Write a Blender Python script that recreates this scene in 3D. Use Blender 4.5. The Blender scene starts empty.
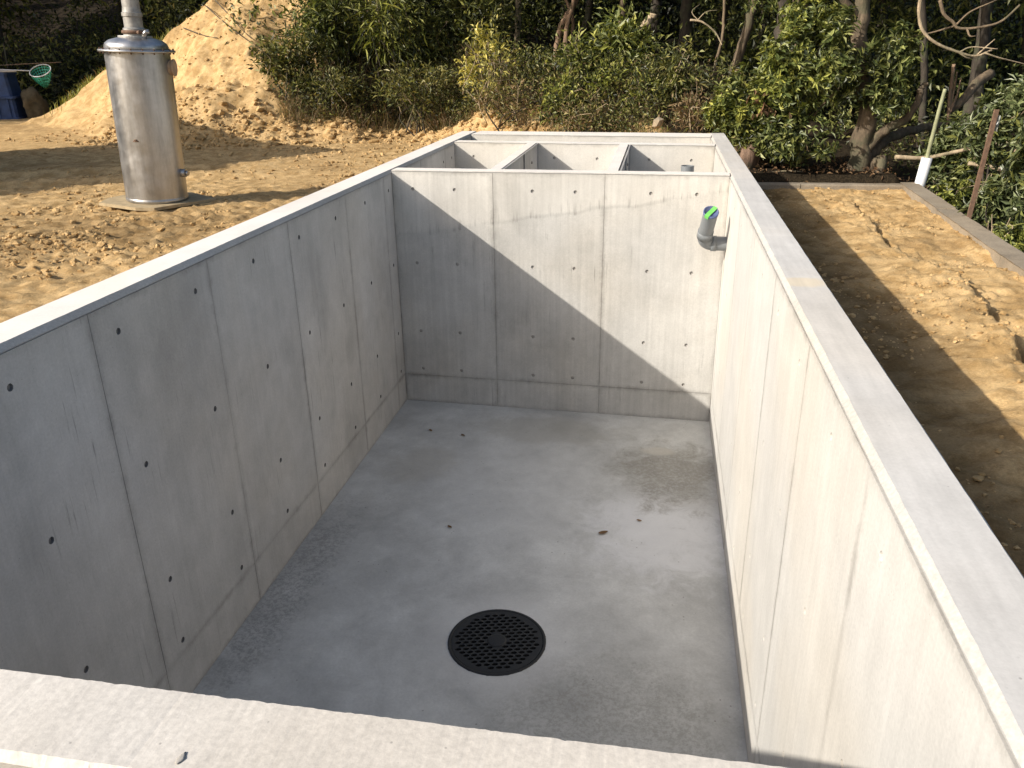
import bpy, bmesh, math, random
import numpy as np
from mathutils import Vector, Matrix, geometry

random.seed(7)
rng = np.random.default_rng(7)
scene = bpy.context.scene
COL = scene.collection

# ------------------------------------------------------------------ camera
CF, CX, CY, CZ, YAW, PIT, ROLL = 813.23, 2.167, -0.8818, 0.9071, -0.1785, 0.391, -0.0151
cf = Vector((math.sin(YAW) * math.cos(PIT), math.cos(YAW) * math.cos(PIT), -math.sin(PIT)))
cr = Vector((math.cos(YAW), -math.sin(YAW), 0))
cu = cr.cross(cf)
cr2 = cr * math.cos(ROLL) + cu * math.sin(ROLL)
cu2 = -cr * math.sin(ROLL) + cu * math.cos(ROLL)
cam_data = bpy.data.cameras.new("camera")
cam = bpy.data.objects.new("camera", cam_data)
COL.objects.link(cam)
M = Matrix((cr2, cu2, -cf)).transposed().to_4x4()
M.translation = Vector((CX, CY, CZ))
cam.matrix_world = M
cam_data.sensor_width = 36.0
cam_data.lens = CF / 1024 * 36.0
cam_data.clip_start = 0.05
cam_data.clip_end = 500
scene.camera = cam

# ------------------------------------------------------------------ sky and sun
SUN = Vector((1.0, 0.711, -0.711)).normalized()          # direction the light travels
w = bpy.data.worlds.new("World")
scene.world = w
w.use_nodes = True
nt = w.node_tree
sky = nt.nodes.new("ShaderNodeTexSky")
sky.sky_type = 'NISHITA'
sky.sun_disc = False
sky.sun_elevation = math.asin(-SUN.z)
sky.sun_rotation = math.atan2(-SUN.x, -SUN.y)
sky.air_density = 1.0
sky.dust_density = 3.0
sky.ozone_density = 0.8
nt.links.new(sky.outputs[0], nt.nodes["Background"].inputs[0])
nt.nodes["Background"].inputs[1].default_value = 0.118
ld = bpy.data.lights.new("sun", 'SUN')
ld.energy = 4.25
ld.angle = math.radians(0.55)
ld.color = (1.0, 0.93, 0.83)
sun = bpy.data.objects.new("sun", ld)
COL.objects.link(sun)
sun.rotation_euler = SUN.to_track_quat('-Z', 'Y').to_euler()
scene.view_settings.view_transform = 'Standard'
scene.view_settings.look = 'None'
scene.view_settings.gamma = 1.0
scene.view_settings.use_curve_mapping = False
scene.view_settings.exposure = 0.42
scene.cycles.use_denoising = True
scene.cycles.max_bounces = 6
scene.cycles.diffuse_bounces = 3
scene.cycles.transparent_max_bounces = 4


def at(px, py, y):
    """point of the place on the plane at depth y that lies along a sight line"""
    d = cf + cr2 * ((px - 512) / CF) + cu2 * ((384 - py) / CF)
    t = (y - CY) / d.y
    return Vector((CX, CY, CZ)) + d * t


# ------------------------------------------------------------------ helpers
def tag(o, label=None, cat=None, group=None, kind=None):
    if label: o['label'] = label
    if cat: o['category'] = cat
    if group: o['group'] = group
    if kind: o['kind'] = kind
    return o


def link(name, mesh, parent=None, loc=None):
    o = bpy.data.objects.new(name, mesh)
    COL.objects.link(o)
    if parent is not None: o.parent = parent
    if loc is not None: o.location = loc
    return o


def empty(name, loc, label, cat, group=None, rz=0.0):
    o = bpy.data.objects.new(name, None)
    o.empty_display_size = 0.1
    COL.objects.link(o)
    o.location = loc
    o.rotation_euler = (0, 0, rz)
    tag(o, label, cat, group)
    return o


class MB:
    """collects vertices and faces; build() links them as one mesh object"""
    def __init__(s): s.v = []; s.f = []; s.mi = []; s.sm = []

    def add(s, v, f, mi=0, smooth=False):
        b = len(s.v)
        s.v.extend([tuple(p) for p in v])
        s.f.extend([tuple(i + b for i in q) for q in f])
        s.mi.extend([mi] * len(f)); s.sm.extend([smooth] * len(f))

    def box(s, lo, hi, mi=0):
        x0, y0, z0 = lo; x1, y1, z1 = hi
        v = [(x0, y0, z0), (x1, y0, z0), (x1, y1, z0), (x0, y1, z0), (x0, y0, z1), (x1, y0, z1), (x1, y1, z1), (x0, y1, z1)]
        f = [(0, 3, 2, 1), (4, 5, 6, 7), (0, 1, 5, 4), (1, 2, 6, 5), (2, 3, 7, 6), (3, 0, 4, 7)]
        s.add(v, f, mi)

    def tube(s, path, radii, seg=8, jit=0.0, mi=0, cap=True, smooth=True):
        path = [Vector(p) for p in path]
        n = len(path)
        if not hasattr(radii, '__len__'): radii = [radii] * n
        v = []; f = []
        up = Vector((0.13, 0.21, 0.97)).normalized()
        prev = None
        for i in range(n):
            t = (path[min(i + 1, n - 1)] - path[max(i - 1, 0)])
            if t.length < 1e-9: t = Vector((0, 0, 1))
            t.normalize()
            if prev is None:
                a = Vector((1, 0, 0)) if abs(t.x) < 0.8 else Vector((0, 1, 0))
                u = (a - t * a.dot(t)).normalized()
            else:
                u = (prev - t * prev.dot(t)).normalized()
            prev = u
            w_ = t.cross(u)
            for k in range(seg):
                th = 2 * math.pi * k / seg
                r = radii[i] * (1 + random.uniform(-jit, jit))
                v.append(path[i] + (u * math.cos(th) + w_ * math.sin(th)) * r)
        for i in range(n - 1):
            for k in range(seg):
                k2 = (k + 1) % seg
                f.append((i * seg + k, i * seg + k2, (i + 1) * seg + k2, (i + 1) * seg + k))
        s.add(v, f, mi, smooth)
        if cap:
            b = len(s.v) - len(v)
            s.f.append(tuple(b + k for k in reversed(range(seg)))); s.mi.append(mi); s.sm.append(False)
            s.f.append(tuple(b + (n - 1) * seg + k for k in range(seg))); s.mi.append(mi); s.sm.append(False)

    def lathe(s, prof, seg=32, mi=0, smooth=True, close=False):
        """prof: list of (r, z); axis z"""
        v = []; f = []
        for r, z in prof:
            for k in range(seg):
                th = 2 * math.pi * k / seg
                v.append((r * math.cos(th), r * math.sin(th), z))
        for i in range(len(prof) - 1):
            for k in range(seg):
                k2 = (k + 1) % seg
                f.append((i * seg + k, i * seg + k2, (i + 1) * seg + k2, (i + 1) * seg + k))
        s.add(v, f, mi, smooth)

    def build(s, name, mats, parent=None, loc=None):
        m = bpy.data.meshes.new(name)
        m.from_pydata(s.v, [], s.f)
        for q in (mats if isinstance(mats, (list, tuple)) else [mats]): m.materials.append(q)
        m.polygons.foreach_set('material_index', s.mi)
        m.polygons.foreach_set('use_smooth', s.sm)
        m.update()
        return link(name, m, parent, loc)


def smooth_path(pts, n=5):
    pts = [Vector(p) for p in pts]
    P = [pts[0] * 2 - pts[1]] + pts + [pts[-1] * 2 - pts[-2]]
    out = []
    for i in range(1, len(P) - 2):
        for k in range(n):
            t = k / n
            a, b, c, d = P[i - 1], P[i], P[i + 1], P[i + 2]
            out.append(0.5 * ((2 * b) + (c - a) * t + (2 * a - 5 * b + 4 * c - d) * t * t + (3 * b - a - 3 * c + d) * t ** 3))
    out.append(pts[-1])
    return out


def taper(a, b, n, p=1.0):
    return [a + (b - a) * (i / (n - 1)) ** p for i in range(n)]


def np_mesh(name, V, F, mat, parent=None, smooth=False, mi=None):
    """V (N,3) float, F (M,k) int, linked as one object"""
    m = bpy.data.meshes.new(name)
    V = np.ascontiguousarray(V, dtype=np.float32); F = np.ascontiguousarray(F, dtype=np.int32)
    k = F.shape[1]
    m.vertices.add(len(V)); m.vertices.foreach_set('co', V.ravel())
    m.loops.add(F.size); m.loops.foreach_set('vertex_index', F.ravel())
    m.polygons.add(len(F))
    m.polygons.foreach_set('loop_start', np.arange(0, F.size, k, dtype=np.int32))
    m.polygons.foreach_set('use_smooth', np.full(len(F), smooth))
    for q in (mat if isinstance(mat, (list, tuple)) else [mat]): m.materials.append(q)
    if mi is not None: m.polygons.foreach_set('material_index', np.asarray(mi, dtype=np.int32))
    m.update(calc_edges=True)
    return link(name, m, parent)


def _hash(ix, iy, seed):
    n = (ix.astype(np.int64) * 374761393 + iy.astype(np.int64) * 668265263 + seed * 974711) & 0x7fffffff
    n = ((n ^ (n >> 13)) * 1274126177) & 0x7fffffff
    n = (n ^ (n >> 16)) & 0xffff
    return n / 65535.0


def vnoise(x, y, seed=0):
    ix = np.floor(x); iy = np.floor(y)
    fx = x - ix; fy = y - iy
    fx = fx * fx * (3 - 2 * fx); fy = fy * fy * (3 - 2 * fy)
    a = _hash(ix, iy, seed); b = _hash(ix + 1, iy, seed); c = _hash(ix, iy + 1, seed); d = _hash(ix + 1, iy + 1, seed)
    return (a + (b - a) * fx) * (1 - fy) + (c + (d - c) * fx) * fy - 0.5


def fbm(x, y, sc, octv=4, seed=0, gain=0.5):
    s = np.zeros_like(x); a = 1.0
    for o in range(octv):
        s += a * vnoise(x * sc * 2 ** o + 13.7 * o, y * sc * 2 ** o - 7.3 * o, seed + o)
        a *= gain
    return s


# ------------------------------------------------------------------ materials
class NT:
    def __init__(s, name):
        s.m = bpy.data.materials.new(name); s.m.use_nodes = True
        s.t = s.m.node_tree; s.b = s.t.nodes["Principled BSDF"]

    def n(s, typ, **kw):
        nd = s.t.nodes.new(typ)
        for k, v in kw.items(): setattr(nd, k, v)
        return nd

    def l(s, a, b): s.t.links.new(a, b)

    def pos(s, scale=(1, 1, 1)):
        g = s.n("ShaderNodeNewGeometry")
        mp = s.n("ShaderNodeMapping"); mp.inputs['Scale'].default_value = scale
        s.l(g.outputs['Position'], mp.inputs['Vector'])
        return mp.outputs[0]

    def noise(s, vec, scale, detail=5, rough=0.55, dist=0.0):
        nd = s.n("ShaderNodeTexNoise")
        nd.inputs['Scale'].default_value = scale; nd.inputs['Detail'].default_value = detail
        nd.inputs['Roughness'].default_value = rough; nd.inputs['Distortion'].default_value = dist
        if vec is not None: s.l(vec, nd.inputs['Vector'])
        return nd.outputs['Fac']

    def ramp(s, fac, stops):
        nd = s.n("ShaderNodeValToRGB")
        e = nd.color_ramp.elements
        while len(e) < len(stops): e.new(0.5)
        for el, (p, c) in zip(e, stops):
            el.position = p
            el.color = (c, c, c, 1) if not hasattr(c, '__len__') else (*c, 1)
        s.l(fac, nd.inputs[0])
        return nd.outputs[0]

    def math(s, op, a, b=None, clamp=False):
        nd = s.n("ShaderNodeMath", operation=op, use_clamp=clamp)
        for i, q in enumerate((a, b)):
            if q is None: continue
            if isinstance(q, (int, float)): nd.inputs[i].default_value = q
            else: s.l(q, nd.inputs[i])
        return nd.outputs[0]

    def mix(s, fac, a, b, mode='MIX'):
        nd = s.n("ShaderNodeMix", data_type='RGBA', blend_type=mode)
        for sock, q in ((nd.inputs[0], fac), (nd.inputs[6], a), (nd.inputs[7], b)):
            if isinstance(q, (int, float)): sock.default_value = q
            elif isinstance(q, tuple): sock.default_value = (*q, 1) if len(q) == 3 else q
            else: s.l(q, sock)
        return nd.outputs[2]

    def bump(s, h, strength=0.3, dist=0.01):
        nd = s.n("ShaderNodeBump")
        nd.inputs['Strength'].default_value = strength; nd.inputs['Distance'].default_value = dist
        s.l(h, nd.inputs['Height']); s.l(nd.outputs[0], s.b.inputs['Normal'])

    def maprange(s, v, a, b, c, d, smooth=True):
        nd = s.n("ShaderNodeMapRange"); nd.interpolation_type = 'SMOOTHSTEP' if smooth else 'LINEAR'
        s.l(v, nd.inputs[0])
        for i, q in zip((1, 2, 3, 4), (a, b, c, d)): nd.inputs[i].default_value = q
        return nd.outputs[0]


def concrete(name, base, mott=0.16, streak=0.0, sgrain=38.0, axis='x', panel=False, rough=0.85, fine=0.10, drips=0.0, bumps=0.2, voids=0.0, joint=False, clouds=0.0, patch=False, broom=False):
    N = NT(name)
    P = N.pos()
    c = N.mix(1.0, base, N.ramp(N.noise(P, 1.3, 6, 0.62, 0.4), [(0.3, 1 - mott), (0.72, 1 + mott * 0.4)]), 'MULTIPLY')
    c = N.mix(1.0, c, N.ramp(N.noise(P, 7.0, 5, 0.65), [(0.3, 1 - mott * 0.5), (0.7, 1.03)]), 'MULTIPLY')
    c = N.mix(1.0, c, N.ramp(N.noise(P, 90.0, 3, 0.7), [(0.32, 1 - fine), (0.68, 1 + fine * 0.3)]), 'MULTIPLY')
    warm = N.noise(P, 0.8, 3, 0.5)
    c = N.mix(N.maprange(warm, 0.4, 0.65, 0, 0.5), c, N.mix(1.0, c, (1.05, 0.99, 0.90), 'MULTIPLY'))
    if streak:
        sc = (38, 38, 0.9)
        s1 = N.noise(N.pos(sc), 1.0, 5, 0.7)
        c = N.mix(1.0, c, N.ramp(s1, [(0.33, 1 - streak), (0.62, 1.02)]), 'MULTIPLY')
        s2 = N.noise(N.pos((9, 9, 0.35)), 1.0, 3, 0.6)
        c = N.mix(1.0, c, N.ramp(s2, [(0.35, 1 - streak * 0.7), (0.6, 1.0)]), 'MULTIPLY')
    if drips:
        d = N.noise(N.pos((60, 60, 2.2)), 1.0, 4, 0.75)
        patch = N.maprange(N.noise(P, 2.1, 3, 0.5), 0.50, 0.62, 0, 1)
        dd = N.math('MULTIPLY', N.maprange(d, 0.56, 0.72, 0, 1), patch)
        c = N.mix(N.math('MULTIPLY', dd, drips), c, (0.10, 0.095, 0.085))
    if joint:
        # faint pour line that climbs over the partition, with small drips under it
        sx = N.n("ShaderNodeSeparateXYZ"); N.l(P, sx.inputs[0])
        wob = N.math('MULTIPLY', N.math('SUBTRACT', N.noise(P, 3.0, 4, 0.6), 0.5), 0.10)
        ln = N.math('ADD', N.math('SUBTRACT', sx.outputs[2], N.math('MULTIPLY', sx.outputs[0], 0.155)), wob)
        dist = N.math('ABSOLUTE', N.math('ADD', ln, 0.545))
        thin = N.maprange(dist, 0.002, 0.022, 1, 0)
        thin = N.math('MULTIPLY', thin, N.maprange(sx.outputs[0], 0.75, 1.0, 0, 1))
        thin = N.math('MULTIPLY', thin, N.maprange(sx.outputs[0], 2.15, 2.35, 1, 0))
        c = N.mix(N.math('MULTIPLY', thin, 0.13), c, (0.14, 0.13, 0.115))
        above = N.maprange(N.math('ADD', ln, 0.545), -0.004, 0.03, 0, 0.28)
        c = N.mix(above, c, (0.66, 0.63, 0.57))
        dr = N.noise(N.pos((45, 45, 3.0)), 1.0, 3, 0.7)
        below = N.math('MULTIPLY', N.maprange(N.math('ADD', ln, 0.545), 0.0, 0.10, 1, 0), N.maprange(N.math('ADD', ln, 0.545), -0.03, 0.0, 0, 1))
        dm = N.math('MULTIPLY', N.maprange(dr, 0.52, 0.68, 0, 1), below)
        c = N.mix(N.math('MULTIPLY', dm, 0.45), c, (0.13, 0.12, 0.11))
    if clouds:
        # cement bloom and darker clouds left by the pour
        k1 = N.noise(N.pos((1, 1, 0.7)), 2.2, 7, 0.62, 0.25)
        c = N.mix(1.0, c, N.ramp(k1, [(0.36, 1 - clouds), (0.50, 1.0), (0.66, 1 + clouds * 0.35)]), 'MULTIPLY')
        k2 = N.noise(P, 34, 4, 0.8)
        gate0 = N.maprange(N.noise(P, 1.6, 3, 0.5), 0.5, 0.62, 0, 1)
        c = N.mix(N.math('MULTIPLY', N.math('MULTIPLY', N.maprange(k2, 0.56, 0.72, 0, 1), gate0), clouds * 1.2), c, (0.15, 0.145, 0.135))
    if broom:
        mp_ = N.n("ShaderNodeMapping"); mp_.inputs['Rotation'].default_value = (0, 0, math.radians(-62)); mp_.inputs['Scale'].default_value = (60, 5, 10)
        N.l(P, mp_.inputs[0])
        bn = N.noise(mp_.outputs[0], 1.0, 4, 0.7)
        c = N.mix(1.0, c, N.ramp(bn, [(0.3, 0.90), (0.7, 1.05)]), 'MULTIPLY')
    if patch:
        sx_ = N.n("ShaderNodeSeparateXYZ"); N.l(P, sx_.inputs[0])
        dx_ = N.math('DIVIDE', N.math('SUBTRACT', sx_.outputs[0], 2.775), 0.13); dy_ = N.math('DIVIDE', N.math('SUBTRACT', sx_.outputs[1], 2.54), 0.085)
        dd_ = N.math('SQRT', N.math('ADD', N.math('MULTIPLY', dx_, dx_), N.math('MULTIPLY', dy_, dy_)))
        dd_ = N.math('ADD', dd_, N.math('MULTIPLY', N.math('SUBTRACT', N.noise(P, 14, 5, 0.7), 0.5), 0.9))
        c = N.mix(N.maprange(dd_, 0.55, 1.05, 0.75, 0), c, (0.66, 0.57, 0.42))
        lg = N.noise(N.pos((30, 2.2, 1)), 1.0, 4, 0.6)
        c = N.mix(1.0, c, N.ramp(lg, [(0.35, 0.93), (0.65, 1.04)]), 'MULTIPLY')
    if panel:
        u1 = N.n("ShaderNodeUVMap", uv_map="loc"); u2 = N.n("ShaderNodeUVMap", uv_map="size")
        a = N.n("ShaderNodeSeparateXYZ"); N.l(u1.outputs[0], a.inputs[0])
        b = N.n("ShaderNodeSeparateXYZ"); N.l(u2.outputs[0], b.inputs[0])
        ex = N.math('MINIMUM', a.outputs[0], N.math('SUBTRACT', b.outputs[0], a.outputs[0]))
        ey = N.math('MINIMUM', a.outputs[1], N.math('SUBTRACT', b.outputs[1], a.outputs[1]))
        e = N.math('MINIMUM', ex, ey)
        e = N.math('ADD', e, N.math('MULTIPLY', N.math('SUBTRACT', N.noise(P, 11, 6, 0.75), 0.5), 0.09))
        st = N.math('MULTIPLY', N.maprange(e, -0.014, 0.038, 0.80, 0.0), N.maprange(N.noise(P, 3.5, 4, 0.65), 0.38, 0.62, 0.35, 1.0))
        c = N.mix(st, c, N.mix(1.0, c, (0.55, 0.54, 0.53), 'MULTIPLY'))
        oi = N.n("ShaderNodeObjectInfo")
        c = N.mix(1.0, c, N.ramp(oi.outputs['Random'], [(0, 0.94), (1, 1.03)]), 'MULTIPLY')
    # small dark pinholes
    vo = N.n("ShaderNodeTexVoronoi"); vo.inputs['Scale'].default_value = 22
    N.l(P, vo.inputs['Vector'])
    pin = N.maprange(vo.outputs['Distance'], 0.03, 0.075, 1, 0)
    gate = N.maprange(N.noise(P, 5.0, 3, 0.5), 0.52, 0.62, 0, 0.75)
    pin = N.math('MULTIPLY', pin, gate)
    c = N.mix(N.math('MULTIPLY', pin, 0.6), c, (0.12, 0.115, 0.11))
    if voids:
        v2 = N.n("ShaderNodeTexVoronoi"); v2.inputs['Scale'].default_value = 48; N.l(P, v2.inputs['Vector'])
        ph = N.math('MULTIPLY', N.maprange(v2.outputs['Distance'], 0.05, 0.13, 1, 0), N.maprange(N.noise(P, 11.0, 3, 0.6), 0.53, 0.60, 0, 1))
        c = N.mix(N.math('MULTIPLY', ph, voids * 0.7), c, (0.16, 0.155, 0.145))
    N.l(c, N.b.inputs['Base Color'])
    N.b.inputs['Roughness'].default_value = rough
    N.b.inputs['Specular IOR Level'].default_value = 0.3
    h = N.math('SUBTRACT', N.math('ADD', N.noise(P, 160, 3, 0.6), N.math('MULTIPLY', N.noise(P, 25, 3, 0.5), 1.5)), N.math('MULTIPLY', pin, 2.0))
    N.bump(h, bumps, 0.004)
    return N.m


def plain(name, col, rough=0.6, metal=0.0, var=0.15, scale=20, bump=0.0, spec=0.5):
    N = NT(name)
    g = N.n("ShaderNodeTexCoord")
    nz = N.noise(g.outputs['Object'], scale, 5, 0.6)
    c = N.mix(1.0, tuple(col), N.ramp(nz, [(0.3, 1 - var), (0.7, 1 + var * 0.5)]), 'MULTIPLY')
    N.l(c, N.b.inputs['Base Color'])
    N.b.inputs['Roughness'].default_value = rough
    N.b.inputs['Metallic'].default_value = metal
    N.b.inputs['Specular IOR Level'].default_value = spec
    if bump: N.bump(nz, bump, 0.01)
    return N.m


def leaf_mat(name, cols, rough=0.5, trans=0.22, spec=0.5):
    """cols: 3 colours picked at random for each leaf"""
    N = NT(name)
    g = N.n("ShaderNodeNewGeometry")
    r = g.outputs['Random Per Island']
    c = N.ramp(r, [(0.0, cols[0]), (0.5, cols[1]), (1.0, cols[2])])
    big = N.noise(N.pos(), 1.7, 3, 0.5)
    c = N.mix(1.0, c, N.ramp(big, [(0.3, 0.75), (0.7, 1.2)]), 'MULTIPLY')
    N.l(c, N.b.inputs['Base Color'])
    N.b.inputs['Roughness'].default_value = rough
    N.b.inputs['Specular IOR Level'].default_value = spec
    if trans:
        tr = N.n("ShaderNodeBsdfTranslucent")
        N.l(N.mix(1.0, c, (1.2, 1.25, 0.5), 'MULTIPLY'), tr.inputs[0])
        ms = N.n("ShaderNodeMixShader"); ms.inputs[0].default_value = trans
        N.l(N.b.outputs[0], ms.inputs[1]); N.l(tr.outputs[0], ms.inputs[2])
        out = [q for q in N.t.nodes if q.type == 'OUTPUT_MATERIAL'][0]
        N.l(ms.outputs[0], out.inputs[0])
    return N.m


def bark_mat(name, a, b):
    N = NT(name)
    P = N.pos((14, 14, 3.5))
    n1 = N.noise(P, 1.0, 6, 0.7)
    n2 = N.noise(N.pos(), 3.0, 4, 0.6)
    c = N.ramp(n1, [(0.32, a), (0.66, b)])
    c = N.mix(N.maprange(n2, 0.5, 0.62, 0, 0.55), c, (0.085, 0.09, 0.05))
    N.l(c, N.b.inputs['Base Color']); N.b.inputs['Roughness'].default_value = 0.9
    N.bump(n1, 0.8, 0.02)
    return N.m


def soil_mat():
    N = NT("soil")
    P = N.pos()
    n1 = N.noise(P, 0.7, 6, 0.6, 0.6)
    n2 = N.noise(P, 6.0, 6, 0.68)
    n3 = N.noise(P, 70.0, 4, 0.75)
    dry = N.mix(N.maprange(n2, 0.35, 0.65, 0, 1), (0.44, 0.284, 0.122), (0.68, 0.475, 0.236))
    dry = N.mix(N.maprange(n1, 0.52, 0.66, 0, 0.45), dry, (0.31, 0.195, 0.085))
    dry = N.mix(1.0, dry, N.ramp(n3, [(0.3, 0.72), (0.7, 1.10)]), 'MULTIPLY')
    at_ = N.n("ShaderNodeAttribute", attribute_name="litter")
    lit = N.mix(N.maprange(n3, 0.4, 0.62, 0, 1), (0.014, 0.011, 0.007), (0.05, 0.037, 0.022))
    f = N.math('ADD', at_.outputs['Fac'], N.math('MULTIPLY', N.math('SUBTRACT', n2, 0.5), 0.8))
    c = N.mix(N.maprange(f, 0.35, 0.65, 0, 1), dry, lit)
    dk = N.n("ShaderNodeAttribute", attribute_name="damp_shade")
    c = N.mix(dk.outputs['Fac'], c, N.mix(1.0, c, (0.42, 0.40, 0.38), 'MULTIPLY'))  # moist yard strip and painted wall shadow both darken the soil here
    N.l(c, N.b.inputs['Base Color']); N.b.inputs['Roughness'].default_value = 0.95
    N.b.inputs['Specular IOR Level'].default_value = 0.1
    h = N.math('ADD', N.math('MULTIPLY', n2, 2.0), n3)
    n4 = N.noise(P, 190.0, 3, 0.7)
    h = N.math('ADD', h, n4)
    N.bump(h, 0.5, 0.015)
    return N.m


def floor_mat():
    N = NT("floor_concrete")
    P = N.pos()
    n1 = N.noise(P, 1.1, 6, 0.6, 0.5); n2 = N.noise(P, 4.5, 6, 0.65, 0.3); n3 = N.noise(P, 70, 4, 0.7)
    c = N.mix(1.0, (0.65, 0.65, 0.62), N.ramp(n1, [(0.3, 0.74), (0.7, 1.08)]), 'MULTIPLY')
    c = N.mix(1.0, c, N.ramp(N.noise(P, 13.0, 6, 0.75), [(0.36, 0.93), (0.60, 1.015)]), 'MULTIPLY')
    c = N.mix(1.0, c, N.ramp(n2, [(0.32, 0.82), (0.68, 1.05)]), 'MULTIPLY')
    c = N.mix(1.0, c, N.ramp(n3, [(0.3, 0.90), (0.7, 1.05)]), 'MULTIPLY')
    sp = N.n("ShaderNodeSeparateXYZ"); N.l(P, sp.inputs[0])
    X, Y = sp.outputs[0], sp.outputs[1]

    def spot(x0, y0, rx, ry, edge):
        dx = N.math('DIVIDE', N.math('SUBTRACT', X, x0), rx); dy = N.math('DIVIDE', N.math('SUBTRACT', Y, y0), ry)
        d = N.math('SQRT', N.math('ADD', N.math('MULTIPLY', dx, dx), N.math('MULTIPLY', dy, dy)))
        d = N.math('ADD', d, N.math('MULTIPLY', N.math('SUBTRACT', N.noise(P, 5.0, 8, 0.75, 0.5), 0.5), edge))
        return d
    # pale laitance around the moist corner and down the right side
    pale = N.maprange(spot(2.30, 3.85, 0.55, 0.75, 2.0), 0.35, 1.15, 0.66, 0)
    c = N.mix(pale, c, (0.80, 0.80, 0.80))
    pale2 = N.maprange(spot(1.2, 4.3, 0.7, 0.9, 1.6), 0.5, 1.2, 0.25, 0)
    c = N.mix(pale2, c, (0.66, 0.655, 0.635))
    # mud dried in the far right corner
    mud = N.maprange(spot(2.38, 4.62, 0.50, 0.60, 2.3), 0.35, 1.15, 0.85, 0)
    mud = N.math('MULTIPLY', mud, N.maprange(N.noise(P, 38, 5, 0.8), 0.36, 0.56, 0.65, 1))
    c = N.mix(mud, c, N.mix(N.noise(P, 9, 5, 0.7), (0.19, 0.18, 0.155), (0.34, 0.32, 0.275)))
    mud2 = N.maprange(spot(2.28, 4.98, 0.16, 0.09, 1.2), 0.5, 1.0, 0.6, 0)
    c = N.mix(mud2, c, (0.58, 0.55, 0.48))
    far = N.maprange(spot(1.35, 5.25, 0.7, 0.3, 2.0), 0.5, 1.1, 0.40, 0)
    c = N.mix(far, c, (0.36, 0.34, 0.29))
    st1 = N.maprange(spot(0.45, 4.5, 0.35, 0.35, 2.0), 0.4, 1.1, 0.35, 0)
    c = N.mix(st1, c, (0.38, 0.35, 0.29))
    # dark moist speckle in the near right and along the left foot
    sk = N.maprange(spot(2.1, 2.0, 0.7, 0.65, 1.8), 0.4, 1.1, 0.55, 0)
    c = N.mix(N.math('MULTIPLY', sk, N.maprange(N.noise(P, 45, 4, 0.8), 0.42, 0.6, 0.3, 1)), c, (0.24, 0.23, 0.20))
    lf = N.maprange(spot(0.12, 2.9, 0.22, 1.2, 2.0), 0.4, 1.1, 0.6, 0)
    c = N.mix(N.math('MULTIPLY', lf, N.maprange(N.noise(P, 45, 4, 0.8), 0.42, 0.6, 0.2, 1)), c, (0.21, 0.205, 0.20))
    ring = N.maprange(spot(1.437, 2.586, 0.42, 0.42, 0.8), 0.75, 1.15, 0.30, 0)
    c = N.mix(ring, c, (0.64, 0.63, 0.61))
    vo = N.n("ShaderNodeTexVoronoi"); vo.inputs['Scale'].default_value = 17; N.l(P, vo.inputs['Vector'])
    sp_ = N.math('MULTIPLY', N.maprange(vo.outputs['Distance'], 0.04, 0.11, 0.6, 0), N.maprange(N.noise(P, 2.6, 3, 0.6), 0.50, 0.60, 0, 1))
    c = N.mix(sp_, c, (0.13, 0.115, 0.095))
    mp_ = N.n("ShaderNodeMapping"); mp_.inputs['Rotation'].default_value = (0, 0, 0.9); mp_.inputs['Scale'].default_value = (3.0, 26, 1); N.l(P, mp_.inputs[0])
    N.l(c, N.b.inputs['Base Color'])
    N.l(N.ramp(n2, [(0.3, 0.55), (0.7, 0.8)]), N.b.inputs['Roughness'])
    N.b.inputs['Specular IOR Level'].default_value = 0.4
    N.bump(N.math('ADD', n3, N.math('MULTIPLY', n2, 2)), 0.15, 0.004)
    return N.m


def steel_mat():
    N = NT("weathered_steel")
    g = N.n("ShaderNodeTexCoord")
    mp = N.n("ShaderNodeMapping"); mp.inputs['Scale'].default_value = (6, 6, 0.8); N.l(g.outputs['Object'], mp.inputs[0])
    n1 = N.noise(mp.outputs[0], 1.2, 6, 0.7); n2 = N.noise(g.outputs['Object'], 9, 5, 0.7); n3 = N.noise(g.outputs['Object'], 2.2, 3, 0.5)
    c = N.mix(N.maprange(n1, 0.35, 0.65, 0, 1), (0.37, 0.37, 0.37), (0.54, 0.54, 0.54))
    c = N.mix(1.0, c, N.ramp(n2, [(0.3, 0.82), (0.7, 1.05)]), 'MULTIPLY')
    c = N.mix(N.maprange(n3, 0.58, 0.72, 0, 0.4), c, (0.40, 0.31, 0.20))
    N.l(c, N.b.inputs['Base Color'])
    N.b.inputs['Metallic'].default_value = 0.9
    N.l(N.ramp(n2, [(0.3, 0.30), (0.7, 0.46)]), N.b.inputs['Roughness'])
    N.bump(n1, 0.12, 0.01)
    return N.m


M_TOP = concrete("wall_top_concrete", (0.62, 0.605, 0.575), mott=0.16, fine=0.07, rough=0.8, bumps=0.07, patch=True)
M_TOPW = concrete("wall_top_pale_concrete", (0.84, 0.805, 0.75), mott=0.11, fine=0.07, rough=0.7, bumps=0.09)
M_TOPN = concrete("near_wall_top_concrete", (0.66, 0.632, 0.585), mott=0.15, fine=0.16, voids=0.7, rough=0.75, bumps=0.10, broom=True)
M_BODY = concrete("wall_concrete", (0.40, 0.395, 0.38), rough=0.9)
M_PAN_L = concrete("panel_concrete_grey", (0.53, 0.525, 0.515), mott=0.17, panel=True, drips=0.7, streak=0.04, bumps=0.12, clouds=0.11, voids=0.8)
M_PAN_P = concrete("panel_concrete_pale", (0.565, 0.555, 0.525), mott=0.17, panel=True, drips=0.45, streak=0.04, joint=True, bumps=0.12, clouds=0.11, voids=0.5)
M_PAN_C = concrete("cell_panel_concrete", (0.61, 0.59, 0.545), mott=0.12, panel=True, streak=0.03, bumps=0.1, voids=0.4)
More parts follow.
